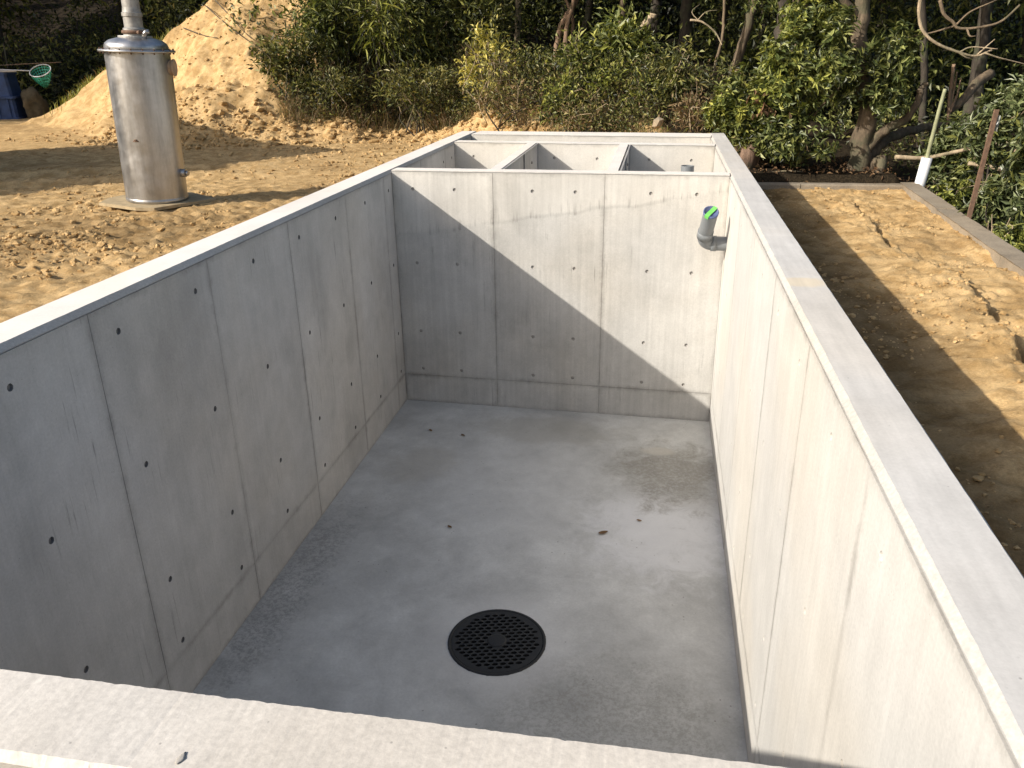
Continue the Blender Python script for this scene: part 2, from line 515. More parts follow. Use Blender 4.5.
M_PAN_R = concrete("panel_concrete_grained", (0.61, 0.597, 0.565), mott=0.12, panel=True, streak=0.055, voids=0.5, bumps=0.12)
M_CHAM = concrete("chamfer_concrete", (0.53, 0.51, 0.475), mott=0.14, fine=0.18, bumps=0.15)
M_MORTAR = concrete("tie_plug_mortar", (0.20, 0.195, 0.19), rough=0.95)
M_MORTARL = concrete("pale_tie_plug", (0.40, 0.385, 0.36), rough=0.95)
M_MORTARR = concrete("wall_coloured_tie_plug", (0.54, 0.525, 0.49), rough=0.95)
M_FLOOR = floor_mat()
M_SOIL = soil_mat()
M_KERB = concrete("kerb_concrete", (0.36, 0.305, 0.23), mott=0.35, fine=0.25, rough=0.95, bumps=0.5)
M_STEEL = steel_mat()
M_IRON = plain("cast_iron", (0.014, 0.015, 0.016), rough=0.6, var=0.3, scale=60)
M_PIT = plain("pit_dark", (0.03, 0.03, 0.03), rough=0.9)
M_PVC = plain("grey_pvc", (0.20, 0.215, 0.225), rough=0.40, var=0.12, scale=12)
M_BLUE = plain("blue_tape", (0.03, 0.10, 0.45), rough=0.4)
M_GREEN = plain("green_tape", (0.17, 0.55, 0.12), rough=0.55, var=0.2)
M_WHITE = plain("white_pvc", (0.74, 0.75, 0.76), rough=0.4, var=0.08)
M_RUST = plain("rusty_steel", (0.16, 0.095, 0.06), rough=0.85, var=0.4, scale=30, bump=0.3)
M_BAMBOO = plain("weathered_bamboo", (0.27, 0.28, 0.16), rough=0.7, var=0.3, scale=15)
M_PLY = plain("base_board", (0.40, 0.31, 0.18), rough=0.9, var=0.3, scale=14)
M_BLUEP = plain("blue_plastic", (0.025, 0.060, 0.17), rough=0.55, var=0.35, scale=8)
M_NET = plain("green_net", (0.03, 0.33, 0.22), rough=0.6, var=0.2)
M_POLE = plain("pale_pole", (0.62, 0.64, 0.66), rough=0.5)
M_SACK = plain("brown_sack", (0.13, 0.10, 0.055), rough=0.95, var=0.35, scale=10, bump=0.5)
M_ROCK = plain("pale_stone", (0.36, 0.29, 0.20), rough=0.95, var=0.3, scale=9, bump=0.6)
M_STUMP = bark_mat("stump_bark", (0.10, 0.065, 0.045), (0.30, 0.20, 0.14))
M_BARK = bark_mat("grey_bark", (0.075, 0.055, 0.036), (0.25, 0.185, 0.115))
M_BARKM = bark_mat("brown_bark", (0.040, 0.030, 0.020), (0.19, 0.14, 0.088))
M_BARKR = bark_mat("reddish_bark", (0.12, 0.075, 0.05), (0.33, 0.22, 0.14))
M_BARKP = bark_mat("pale_dead_wood", (0.26, 0.20, 0.13), (0.48, 0.38, 0.25))
M_BARKD = bark_mat("dark_bark", (0.025, 0.020, 0.015), (0.075, 0.060, 0.045))
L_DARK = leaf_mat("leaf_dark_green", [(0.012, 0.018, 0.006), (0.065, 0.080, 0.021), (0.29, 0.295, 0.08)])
L_SHADE = leaf_mat("leaf_shade_green", [(0.008, 0.013, 0.005), (0.018, 0.026, 0.009), (0.045, 0.055, 0.018)], rough=0.6)  # darker copy of the leaf greens, the wood's shade put into the colour
L_GLOSS = leaf_mat("leaf_glossy_green", [(0.022, 0.034, 0.011), (0.110, 0.140, 0.040), (0.32, 0.34, 0.12)], rough=0.42, spec=0.5)
L_SILV = leaf_mat("leaf_pale_evergreen", [(0.045, 0.062, 0.024), (0.125, 0.155, 0.062), (0.28, 0.31, 0.15)], rough=0.4, spec=0.55)
L_LIGHT = leaf_mat("leaf_light_green", [(0.045, 0.060, 0.014), (0.22, 0.245, 0.052), (0.48, 0.47, 0.11)])
L_YELL = leaf_mat("leaf_yellow", [(0.20, 0.20, 0.05), (0.50, 0.45, 0.10), (0.70, 0.60, 0.20)])
L_OLIVE = leaf_mat("leaf_olive", [(0.022, 0.028, 0.008), (0.135, 0.138, 0.042), (0.36, 0.32, 0.115)])
L_STRAW = leaf_mat("blade_straw", [(0.13, 0.085, 0.045), (0.24, 0.165, 0.09), (0.38, 0.29, 0.17)], rough=0.8, trans=0.15, spec=0.2)
L_WEED = leaf_mat("blade_weed", [(0.075, 0.085, 0.025), (0.14, 0.135, 0.04), (0.24, 0.19, 0.08)], rough=0.6, trans=0.2)
L_DRY = leaf_mat("leaf_dry_brown", [(0.07, 0.04, 0.022), (0.16, 0.09, 0.045), (0.30, 0.20, 0.11)], rough=0.8, trans=0.1, spec=0.2)


# ------------------------------------------------------------------ ground
def interp(x, xs, ys): return np.interp(x, xs, ys)


def height(x, y, rough=True):
    x = np.asarray(x, dtype=float); y = np.asarray(y, dtype=float)
    h = np.where((x > 2.5) & (y < 9.25), -0.64, -0.5)
    wig = fbm(x, y, 0.8, 4, 3) * 0.9
    toe = interp(x, [-14, -9, -7, -5.5, -4.5, -2, 0, 2, 3.2], [17, 14.2, 12.4, 12.0, 12.4, 13.0, 11.6, 10.6, 10.6]) + wig
    cap = interp(x, [-6.2, -4.2, -2.5, 0, 3, 4.5], [6.5, 3.4, 1.6, 1.0, 0.75, 0.2])
    d = y - toe
    bank = np.clip(np.where(d < 0.9, 0.50 * d, 0.45 + 0.68 * (d - 0.9)), 0, None)
    bank = np.minimum(bank, cap + 0.12 * np.clip(d - 2, 0, 6))
    left = np.clip(0.5 * (x + 12.05) + fbm(x, y, 1.1, 3, 11) * 0.25, 0, None)
    bank = np.minimum(bank, left)
    right = np.clip((4.6 - x) / 1.4, 0, 1)
    h = h + bank * right
    # forest floor to the right, beyond the kerbs
    f = np.clip((x - 3.0) / 1.0, 0, 1) * np.clip((y - 8.9) / 0.3, 0, 1)
    h = h * (1 - f) + f * np.maximum(h, -0.80 + 0.07 * np.clip(y - 9, 0, 20))
    o = np.clip((x - 4.85) / 0.25, 0, 1)
    h = h * (1 - o) + o * (-0.95 + 0.06 * np.clip(y - 7, 0, 20))
    # soil bed between the tank and the kerbs, with its low ridge
    bed = (x > 2.5) & (x < 4.86) & (y < 8.93)
    rx = 4.09 + 0.06 * np.sin(y * 1.7) + fbm(x * 0 + 5, y, 1.3, 4, 21) * 0.10
    amp = (0.058 + 0.030 * fbm(x * 0 + 2, y, 1.1, 3, 31) + 0.035 * np.clip((5.8 - y) / 2, 0, 1)) * np.clip((8.3 - y) / 0.8, 0, 1)
    e = x - rx
    ridge = np.where(e < 0, 0.75 * amp * np.exp(-(e / 0.30) ** 2), amp * (np.clip(0.75 - e / 0.028, -0.25, 0.75)) * np.exp(-(e / 0.35) ** 2))
    wd_ = 0.024 + 0.026 * np.clip((6.0 - y) / 3, 0, 1) + 0.02 * fbm(x * 0 + 8, y, 3.0, 3, 19)
    ridge = ridge - 0.065 * np.clip((8.2 - y) / 0.8, 0, 1) * np.clip(0.95 + fbm(x * 0 + 3, y, 1.6, 3, 29) * 0.7, 0.6, 1.2) * np.exp(-((e - 0.03) / wd_) ** 4)
    hb = -0.615 + ridge + 0.012 * (x - 3.6) + fbm(x, y, 2.5, 4, 41) * 0.05
    h = np.where(bed, hb, h)
    # hill behind the forest
    h = h + 0.55 * np.clip(y - 21, 0, 18)
    h = h + 0.35 * np.clip(-18 - x, 0, 10)
    if rough:
        yard = np.clip((-0.1 - x) / 0.3, 0, 1)
        # wheel ruts left by machines in the yard
        along = y - 0.45 * x
        ruts = np.zeros_like(x)
        for c0, dd in ((10.2, 0.05), (11.2, 0.045), (12.6, 0.04), (14.0, 0.045)):
            q = along - c0 - fbm(x, y, 0.35, 2, 8) * 0.9
            ruts += -dd * np.exp(-(q / 0.16) ** 2) + dd * 0.6 * np.exp(-((q - 0.33) / 0.12) ** 2)
        h = h + yard * ruts * np.clip((11.5 - y) / 2, 0, 1) * np.clip((-1.5 - x) / 2, 0, 1)
        cl = np.clip(fbm(x, y, 0.55, 3, 55) * 2.2 + 0.45, 0, 1)         # where the soil is churned
        strip = np.exp(-((along - 6.3) / 1.4) ** 2)
        cl = np.clip(cl * 0.55 + strip * 0.8, 0, 1.2)
        onb = np.clip((bank - 0.02) * 6, 0, 1)
        amp2 = yard * (0.012 + 0.026 * cl) + onb * 0.04
        h = h + yard * (0.008 + 0.026 * cl) * fbm(x, y, 13.0, 3, 65, 0.7)
        n = fbm(x, y, 3.2, 5, 61, 0.62)
        lump = np.abs(fbm(x, y, 6.5, 3, 71, 0.6))
        h = h + amp2 * (n * 0.55 + (0.25 - lump) * 0.6)
        h = h + onb * (np.abs(fbm(x, y, 1.5, 3, 81)) - 0.2) * 0.16
        h = h + np.where(bed, fbm(x, y, 9.0, 4, 91, 0.65) * 0.030 + (_hash(np.floor(x * 97), np.floor(y * 97), 5) - 0.5) * 0.009, 0)
        h = h + yard * (_hash(np.floor(x * 97), np.floor(y * 97), 6) - 0.5) * (0.008 + 0.014 * cl)
    return h


TL, TR, TN, TF = -0.198, 2.87, -0.165, 9.07
xs = np.concatenate([np.linspace(-90, -24, 16), np.linspace(-22, -8.2, 70), np.arange(-8.1, -0.19, 0.032), np.linspace(-0.16, 2.84, 40),
                     np.arange(2.86, 3.84, 0.028), np.arange(3.85, 4.36, 0.014), np.arange(4.375, 4.98, 0.028), np.linspace(5.0, 9, 70), np.linspace(9.5, 90, 24)])
ys = np.concatenate([np.linspace(-60, -4, 12), np.linspace(-3, 1.2, 30), np.arange(1.25, 9.2, 0.028), np.arange(9.2, 14.5, 0.034), np.linspace(14.55, 24, 110), np.linspace(25, 110, 26)])
X, Y = np.meshgrid(xs, ys)
Z = height(X, Y)
nx, ny = len(xs), len(ys)
idx = np.arange(nx * ny).reshape(ny, nx)
cxm = (X[:-1, :-1] + X[1:, 1:]) / 2; cym = (Y[:-1, :-1] + Y[1:, 1:]) / 2
keep = ~((cxm > TL + 0.03) & (cxm < TR - 0.03) & (cym > TN + 0.03) & (cym < TF - 0.25))
F = np.stack([idx[:-1, :-1], idx[:-1, 1:], idx[1:, 1:], idx[1:, :-1]], -1)[keep]
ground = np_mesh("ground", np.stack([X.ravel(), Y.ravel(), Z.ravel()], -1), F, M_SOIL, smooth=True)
tag(ground, "sandy brown bare soil with clods, ruts and a cut bank", None, None, 'structure')
lit = np.clip((Y - np.interp(X, [-14, -10, -6, -5, -4.2, -3.2, -2, 0, 3], [19.5, 18.6, 18.5, 16.0, 14.2, 13.5, 13.4, 11.9, 10.7])) / 0.8, 0, 1)
lit = np.maximum(lit, np.clip((X - 3.0) / 0.3, 0, 1) * np.clip((Y - 8.93) / 0.03, 0, 1))
lit = np.maximum(lit, np.clip((X - 4.86) / 0.1, 0, 1))
lit = np.maximum(lit, np.clip((-15 - X) / 1, 0, 1) * np.clip((Y - 15) / 1, 0, 1))
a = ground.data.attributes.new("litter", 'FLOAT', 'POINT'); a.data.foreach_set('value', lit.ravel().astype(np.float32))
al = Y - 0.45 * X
damp_shade = 0.55 * np.exp(-((al - 6.5) / 1.3) ** 2) * np.clip(fbm(X, Y, 0.9, 4, 15) * 2 + 0.6, 0, 1) * (X < 0)
damp_shade = np.maximum(damp_shade, 0.9 * np.clip((3.75 - X + 0.35 * fbm(X, Y, 1.4, 3, 17)) / 0.35, 0, 1) * (X > 2.8) * (Y < 8.9))  # paints the right wall's cast shadow into the bed's soil colour
a = ground.data.attributes.new("damp_shade", 'FLOAT', 'POINT'); a.data.foreach_set('value', damp_shade.ravel().astype(np.float32))


def hz(x, y): return float(height(np.array([x]), np.array([y]))[0])


# ------------------------------------------------------------------ the concrete tank
W, H = 2.7, 2.0576
SK = 0.014                                   # the face panels stand this proud of the wall body


def jitter_strip(profile_fn, p0, p1, n, mats, mis):
    """sweeps a cross-section along p0-p1; profile_fn(k) gives the (offset, z) points with its own small wear"""
    p0 = Vector(p0); p1 = Vector(p1); d = (p1 - p0); L = d.length; d.normalize(); nrm = Vector((d.y, -d.x, 0))
    mb = MB(); rows = []
    v = []
    for i in range(n + 1):
        c = p0 + d * (L * i / n)
        pr = profile_fn(i / n)
        v.extend([c + nrm * o + Vector((0, 0, z)) for o, z in pr])
    m = len(pr); f = []; mi = []
    for i in range(n):
        for k in range(m):
            k2 = (k + 1) % m
            f.append((i * m + k, (i + 1) * m + k, (i + 1) * m + k2, i * m + k2)); mi.append(mis[k])
    f.append(tuple(range(m))); mi.append(0)
    f.append(tuple(n * m + k for k in reversed(range(m)))); mi.append(0)
    mb.add(v, f); mb.mi = mi
    return mb


def wall_mesh(name, parent, p0, p1, th_in0, th_out, zb, mats, ch_in=0.022, ch_out=0.008, n=120, wear=0.0008, skin=SK, out_skin=0.0):
    """a wall whose inner finished face runs along p0-p1; offset is positive to the inside"""
    def prof(t):
        j = lambda: random.uniform(-wear, wear) - (random.uniform(0.5, 3.2) * wear if random.random() < 0.06 else 0)
        return [(-th_out, zb), (-th_out, -ch_out + j()), (-th_out + ch_out + j() * 0.6, 0.0 + j() * 0.15), (-ch_in + j(), 0.0 + j() * 0.15),
                (-0.0008 - (abs(j())), -ch_in + j()), (-0.0008, -ch_in - 0.004), (-skin, -ch_in - 0.0045), (-skin, zb)]
    #  faces: 0 outer, 1 outer chamfer, 2 top, 3 inner chamfer, 4.. body
    mb = jitter_strip(prof, p0, p1, n, mats, [0, 1, 1, 2, 0, 0, 0, 0])
    return mb.build(name, mats, parent)


def panel_obj(parent, mat, w_, h_, holes, M4, r=0.0148, th=SK, gap=0.0011):
    """one formwork panel's face: a slab with its tie holes sunk in; local u right, v up, n out"""
    x0, x1, y0, y1 = gap, w_ - gap, gap, h_ - gap
    vs = [Vector((x0, y0)), Vector((x1, y0)), Vector((x1, y1)), Vector((x0, y1))]
    ed = [(0, 1), (1, 2), (2, 3), (3, 0)]
    K = 10
    hh = []
    for (u, v) in holes:
        if not (x0 + r * 1.3 < u < x1 - r * 1.3 and y0 + r * 1.3 < v < y1 - r * 1.3): continue
        b = len(vs)
        for k in range(K):
            th_ = 2 * math.pi * k / K
            vs.append(Vector((u + r * math.cos(th_), v + r * math.sin(th_))))
            ed.append((b + k, b + (k + 1) % K))
        hh.append((u, v, b))
    ov, oe, of, *_ = geometry.delaunay_2d_cdt(vs, ed, [], 1, 1e-6)
    mb = MB()
    fs = []
    for q in of:
        c = sum((ov[i] for i in q), Vector((0, 0))) / len(q)
        if any((c.x - u) ** 2 + (c.y - v) ** 2 < (r * 0.94) ** 2 for u, v, b in hh): continue
        a = (ov[q[1]] - ov[q[0]]).cross(ov[q[2]] - ov[q[0]])
        fs.append(q if a > 0 else tuple(reversed(q)))
    mb.add([(p.x, p.y, 0) for p in ov], fs)
    mb.add([(x0, y0, 0), (x1, y0, 0), (x1, y1, 0), (x0, y1, 0), (x0, y0, -th), (x1, y0, -th), (x1, y1, -th), (x0, y1, -th)],
           [(4, 5, 1, 0), (5, 6, 2, 1), (6, 7, 3, 2), (7, 4, 0, 3)])
    for u, v, b in hh:
        dp = th * 0.72; r2 = r * 0.82
        ring = [(u + r * math.cos(2 * math.pi * k / K), v + r * math.sin(2 * math.pi * k / K), 0) for k in range(K)]
        low = [(u + r2 * math.cos(2 * math.pi * k / K), v + r2 * math.sin(2 * math.pi * k / K), -dp) for k in range(K)]
        mb.add(ring + low, [(k, (k + 1) % K, K + (k + 1) % K, K + k) for k in range(K)], 1)
        mb.add(low, [tuple(range(K))], 1)
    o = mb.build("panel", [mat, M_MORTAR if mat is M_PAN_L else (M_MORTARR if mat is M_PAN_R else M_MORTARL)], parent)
    me = o.data
    ul = me.uv_layers.new(name="loc"); us = me.uv_layers.new(name="size")
    for lp in me.loops:
        c = me.vertices[lp.vertex_index].co
        ul.data[lp.index].uv = (c.x, c.y); us.data[lp.index].uv = (w_, h_)
    o.matrix_world = M4
    return o


def face_panels(parent, mat, p0, p1, seams, tie_s, zrows=(-0.15, -0.77, -1.38, -1.735), zt=-0.027, zsplit=-1.80, zb=-H, skip_low=False):
    """panels across a finished face from p0 to p1 (looking at it, left to right)"""
    p0 = Vector(p0); p1 = Vector(p1); d = (p1 - p0); L = d.length; d.normalize()
    n = Vector((d.y, -d.x, 0))                      # towards the viewer
    ss = [0.0] + [s for s in seams if 0 < s < L - 0.02] + [L]
    for s0, s1 in zip(ss[:-1], ss[1:]):
        for za, zb_ in ((zsplit, zt), (zb, zsplit)):
            if skip_low and za < zsplit: continue
            off = random.uniform(-0.0011, 0.0011)
            o = p0 + d * s0 + Vector((0, 0, za)) + n * off
            M4 = Matrix(((d.x, 0, n.x, o.x), (d.y, 0, n.y, o.y), (0, 1, 0, o.z), (0, 0, 0, 1)))
            holes = [(t - s0, z - za) for t in tie_s for z in zrows]
            panel_obj(parent, mat, s1 - s0, zb_ - za, holes, M4)


tank = empty("concrete_tank", (1.336, 4.45, -H), "long open-topped cast concrete tank with one big chamber and small cells at its far end", "tank")


def tank_child(o):
    mw = o.matrix_world.copy()
    o.parent = tank
    o.matrix_parent_inverse = Matrix.Translation(-Vector((1.336, 4.45, -H)))
    return o


D0L, D0R = 5.69, 5.60                        # face of the first partition at the left and the right wall
P2L, P2R = 7.88, 7.64
FIL, FIR = 8.71, 8.47
FOL, FOR_ = 9.07, 8.89
mats3 = [M_BODY, M_TOP, M_CHAM]
# left wall: inner face x=0, looking from inside towards -x, far end is on the right hand
wl = tank_child(wall_mesh("wall", None, (0, -0.165, 0), (0, FOL - 0.0, 0), 0, 0.198, -H - 0.2, [M_BODY, M_TOPW, M_CHAM], n=220))
wl['label'] = "left wall in shade with vertical panel seams and tie holes"
ties_L = [0.15, 0.76, 1.37, 1.98, 2.585, 3.19, 3.80, 4.41, 5.01]
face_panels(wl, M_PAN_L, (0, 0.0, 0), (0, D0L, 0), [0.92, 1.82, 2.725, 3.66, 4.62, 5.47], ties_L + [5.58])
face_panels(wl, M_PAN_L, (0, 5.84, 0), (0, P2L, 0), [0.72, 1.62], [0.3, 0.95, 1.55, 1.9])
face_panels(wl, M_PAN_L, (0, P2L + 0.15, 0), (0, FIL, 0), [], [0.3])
# right wall: inner face x=W, far end is on the left hand
wr = tank_child(wall_mesh("wall", None, (W, FOR_, 0), (W, -0.165, 0), 0, 0.17, -H - 0.2, mats3, n=220, ch_in=0.017, wear=0.0010))
wr['label'] = "sunlit right wall with wood-grained panel faces"
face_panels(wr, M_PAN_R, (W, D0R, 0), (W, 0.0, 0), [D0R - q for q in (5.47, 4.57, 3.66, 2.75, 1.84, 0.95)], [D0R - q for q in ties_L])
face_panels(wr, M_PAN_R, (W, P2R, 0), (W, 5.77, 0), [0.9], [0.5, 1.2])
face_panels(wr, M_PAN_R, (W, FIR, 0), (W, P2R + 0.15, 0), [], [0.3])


def cross(name, a, b, th, seams, ties, mat, label, mats=None, chin=0.004, lower=True):
    o = tank_child(wall_mesh(name, None, a, b, 0, th, -H - 0.2, mats or [M_BODY, M_TOPW, M_CHAM], ch_in=chin, ch_out=0.004, n=60, wear=0.0012))
    o['label'] = label
    if lower is not None:
        face_panels(o, mat, a, b, seams, ties, zt=-0.010)
    return o


cross("partition_wall", (0.0012, D0L, 0), (W - 0.0012, D0R, 0), 0.15, [0.852, 1.755], [0.175, 0.53, 1.177, 1.524, 2.115, 2.465], M_PAN_P,
      "first partition wall, crossed by the slanting shadow edge")
cross("partition_wall", (0.0012, P2L, 0), (W - 0.0012, P2R, 0), 0.15, [], [0.21, 1.09, 1.54, 2.07, 2.49], M_PAN_C,
      "second partition wall behind the small cells")
cross("wall", (0.0012, FIL, 0), (W - 0.0012, FIR, 0), 0.38, [], [0.3, 1.2, 2.1], M_PAN_C, "far end wall below the bushes")
nw = tank_child(wall_mesh("wall", None, (W - 0.0012, 0, 0), (0.0012, 0, 0), 0, 0.165, -H - 0.2, [M_BODY, M_TOPN, M_CHAM], ch_in=0.010, ch_out=0.012, n=330, wear=0.0008))
nw['label'] = "near end wall with worn edge and chipped top"
# the two cross walls between the partitions
for xa, lab in ((0.905, "left one of the two short cross walls"), (1.86, "right one of the two short cross walls")):
    y0 = D0L + 0.15 - (xa / W) * 0.09 - 0.002; y1 = P2L - (xa / W) * 0.24 + 0.002
    mb = MB(); mb.box((xa - 0.10, y0, -H - 0.2), (xa - SK, y1, -0.0015))
    o = tank_child(mb.build("cross_wall", M_TOPW)); o['label'] = lab
    face_panels(o, M_PAN_L, (xa, y1 - 0.004, 0), (xa, y0 + 0.004, 0), [0.9], [0.4, 1.3], zt=-0.002)
    o2 = o
# floor slab with the round opening for the drain
DC = (1.437, 2.586)
vs = [Vector(q) for q in ((-0.02, -0.02), (W + 0.02, -0.02), (W + 0.02, D0R + 0.1), (-0.02, D0R + 0.1))]
ed = [(0, 1), (1, 2), (2, 3), (3, 0)]
K = 64
for k in range(K):
    t = 2 * math.pi * k / K
    vs.append(Vector((DC[0] + 0.268 * math.cos(t), DC[1] + 0.268 * math.sin(t)))); ed.append((4 + k, 4 + (k + 1) % K))
ov, oe, of, *_ = geometry.delaunay_2d_cdt(vs, ed, [], 1, 1e-6)
mb = MB()
fs = [q for q in of if (sum((ov[i] for i in q), Vector((0, 0))) / 3 - Vector(DC)).length > 0.26]
fs = [q if (ov[q[1]] - ov[q[0]]).cross(ov[q[2]] - ov[q[0]]) > 0 else tuple(reversed(q)) for q in fs]
mb.add([(p.x, p.y, -H) for p in ov], fs)
ring = [(DC[0] + 0.268 * math.cos(2 * math.pi * k / K), DC[1] + 0.268 * math.sin(2 * math.pi * k / K)) for k in range(K)]
mb.add([(x, y, -H) for x, y in ring] + [(x, y, -H - 0.35) for x, y in ring], [(k, (k + 1) % K, K + (k + 1) % K, K + k) for k in range(K)], 1)
mb.add([(x, y, -H - 0.35) for x, y in ring], [tuple(range(K))], 1)
fl = tank_child(mb.build("floor_slab", [M_FLOOR, M_PIT])); fl['label'] = "trowelled grey floor with moisture stains and a round drain opening"
mb = MB(); mb.box((-0.02, 5.75, -H - 0.05), (W + 0.02, 8.75, -H))
tank_child(mb.build("cell_floor", M_FLOOR))
# ------------------------------------------------------------------ drain cover
dr = empty("drain_cover", (DC[0], DC[1], -H), "round black cast iron drain grate set in the tank floor", "drain cover")
mb = MB(); mb.lathe([(0.266, -0.05), (0.266, 0.003), (0.264, 0.0055), (0.252, 0.0055), (0.250, 0.003), (0.250, -0.05)], 64)
mb.build("frame", M_IRON, dr)
vs = []; ed = []; cen = []
K = 64
for k in range(K):
    t = 2 * math.pi * k / K; vs.append(Vector((0.248 * math.cos(t), 0.248 * math.sin(t)))); ed.append((k, (k + 1) % K))
dx, dy = 0.042, 0.0300
rot = math.radians(14)
for j in range(-9, 10):
    for i in range(-7, 8):
        x = (i + (0.5 if j % 2 else 0)) * dx; y = j * dy * 0.87
        x, y = x * math.cos(rot) - y * math.sin(rot), x * math.sin(rot) + y * math.cos(rot)
        r = math.hypot(x, y)
        if r > 0.222 or r < 0.062: continue
        b = len(vs); m = 8
        for k in range(m):
            t = 2 * math.pi * (k + 0.5) / m
            ex, ey = 0.0172 * math.cos(t), 0.0098 * math.sin(t)
            vs.append(Vector((x + ex * math.cos(rot) - ey * math.sin(rot), y + ex * math.sin(rot) + ey * math.cos(rot)))); ed.append((b + k, b + (k + 1) % m))
        cen.append((x, y, b, m))
ov, oe, of, *_ = geometry.delaunay_2d_cdt(vs, ed, [], 1, 1e-7)
fs = []
for q in of:
    c = sum((ov[i] for i in q), Vector((0, 0))) / 3
    ins = False
    for x, y, b, m in cen:
        ux, uy = c.x - x, c.y - y
        lx, ly = ux * math.cos(rot) + uy * math.sin(rot), -ux * math.sin(rot) + uy * math.cos(rot)
        if (lx / 0.0162) ** 2 + (ly / 0.0092) ** 2 < 0.9: ins = True; break
    if not ins: fs.append(q if (ov[q[1]] - ov[q[0]]).cross(ov[q[2]] - ov[q[0]]) > 0 else tuple(reversed(q)))
mb = MB(); mb.add([(p.x, p.y, 0.004) for p in ov], fs)
for x, y, b, m in cen:
    rg = [(vs[b + k].x, vs[b + k].y) for k in range(m)]
    mb.add([(p, q, 0.004) for p, q in rg] + [(p, q, -0.02) for p, q in rg], [(k, (k + 1) % m, m + (k + 1) % m, m + k) for k in range(m)])
mb.build("grate", M_IRON, dr)
mb = MB(); mb.lathe([(0.052, 0.0042), (0.050, 0.0075), (0.044, 0.0085), (0.0, 0.0085)], 32)
mb.build("boss", M_IRON, dr)

# ------------------------------------------------------------------ pipes in the tank


def elbow_pipe(name, label, corner, u, ln, xw, r, cap):
    """stub that leaves the right wall at x = xw, bends at the corner and rises along u"""
    C = Vector(corner); u = Vector(u).normalized(); h = Vector((1, 0, 0))
    O = Vector((xw, C.y, C.z)); root = empty(name, O, label, "pipe")
    C = C - O
    top = C + u * ln
    q = 0.095
    bend = [(C + u * q) * (1 - t) ** 2 + C * (2 * t * (1 - t)) + (C + h * q) * t ** 2 for t in np.linspace(0, 1, 9)]
    pts = [top] + [C + u * (q + 0.03)] + [Vector(p) for p in bend] + [Vector((0.02, 0, 0))]
    mb = MB(); mb.tube(pts, r, 22, cap=False)
    mb.tube([top, top - u * 0.05], r * 0.93, 22, cap=False)
    mb.build("pipe_body", M_PVC, root)
    s = MB(); s.tube([C + u * (q + 0.045), C + u * (q - 0.02)], r * 1.09, 22); s.build("socket", M_PVC, root)
    s = MB(); s.tube([C + h * 0.06, C + h * 0.10], r * 1.09, 22); s.build("socket", M_PVC, root)
    if cap:
        Q = u.to_track_quat('Z', 'X').to_matrix().to_4x4(); Q.translation = top
        c = MB(); c.lathe([(r * 1.04, -0.012), (r * 1.04, 0.004), (r * 0.9, 0.005), (r * 0.88, -0.002), (0.0, -0.002)], 24)
        o = c.build("cap", M_BLUEC, root); o.matrix_local = Q
        g = MB(); a = r * 0.30; e = r * 1.06
        pr = [(-e, -0.022), (-e, 0.0075), (e, 0.0075), (e, -0.022)]
        ro = Matrix.Rotation(math.radians(TAPE_ROT), 3, 'Z'); v = []
        for x, z in pr: v += [ro @ Vector((x, -a, z)), ro @ Vector((x, a, z))]
        g.add(v, [(0, 1, 3, 2), (2, 3, 5, 4), (4, 5, 7, 6)])
        o = g.build("tape", M_GREEN, root); o.matrix_local = Q
    return root


TAPE_ROT = -42
M_BLUEC = plain("blue_cap", (0.10, 0.13, 0.26), rough=0.45, var=0.3)
elbow_pipe("drain_pipe", "grey plastic elbow pipe with blue cap and green tape in the big chamber", (2.525, 5.42, -0.485), (0.09, -0.60, 0.80), 0.345, W, 0.054, True)
elbow_pipe("drain_pipe", "grey pipe end just showing over the first partition in the right cell", (2.41, 6.50, -0.38), (0, 0, 1), 0.33, W, 0.056, False)

# ------------------------------------------------------------------ kerbs round the soil bed
kb = empty("concrete_kerb", (3.9, 8.93, -0.62), "weathered concrete kerb along the far end of the soil bed", "kerb")


def block(parent, a, b, wd, zt, zb):
    a = Vector(a); b = Vector(b); d = (b - a); L = d.length; d.normalize(); n = Vector((-d.y, d.x))
    mb = MB(); v = []; K = 16
    for i in range(K + 1):
        c = a + d * (0.004 + (L - 0.008) * i / K)
        j = lambda q=0.004: random.uniform(-q, q)
        for o, z in ((0, zb), (0, zt - 0.014 + j()), (0.014 + j(), zt + j(0.002)), (wd - 0.014 + j(), zt + j(0.002)), (wd, zt - 0.014 + j()), (wd, zb)):
            p = c + n * o; v.append((p.x - parent.location.x, p.y - parent.location.y, z - parent.location.z))
    f = []
    for i in range(K):
        for k in range(5): f.append((i * 6 + k, i * 6 + k + 1, (i + 1) * 6 + k + 1, (i + 1) * 6 + k))
    f.append(tuple(reversed(range(6)))); f.append(tuple(K * 6 + k for k in range(6)))
    mb.add(v, f)
    return mb.build("kerb_block", M_KERB, parent)


for x0, x1 in ((2.885, 3.75), (3.75, 4.84)): block(kb, (x0, 8.86), (x1, 8.86), 0.14, -0.545 + random.uniform(-0.006, 0.006), -1.0)
kr = empty("concrete_kerb", (4.8, 5, -0.62), "weathered concrete kerb along the right side of the soil bed, beside the shrubs", "kerb")
yy = [8.99, 7.4, 5.55, 4.2, 2.6, 1.0, -1.0]
for y0, y1 in zip(yy[:-1], yy[1:]):
    f_ = lambda y: 4.66 + (y - 5) * 0.045 * (1 if y > 5 else 0.6)
    block(kr, (f_(y1), y1), (f_(y0), y0), -0.15, -0.54 + random.uniform(-0.012, 0.008), -1.15)

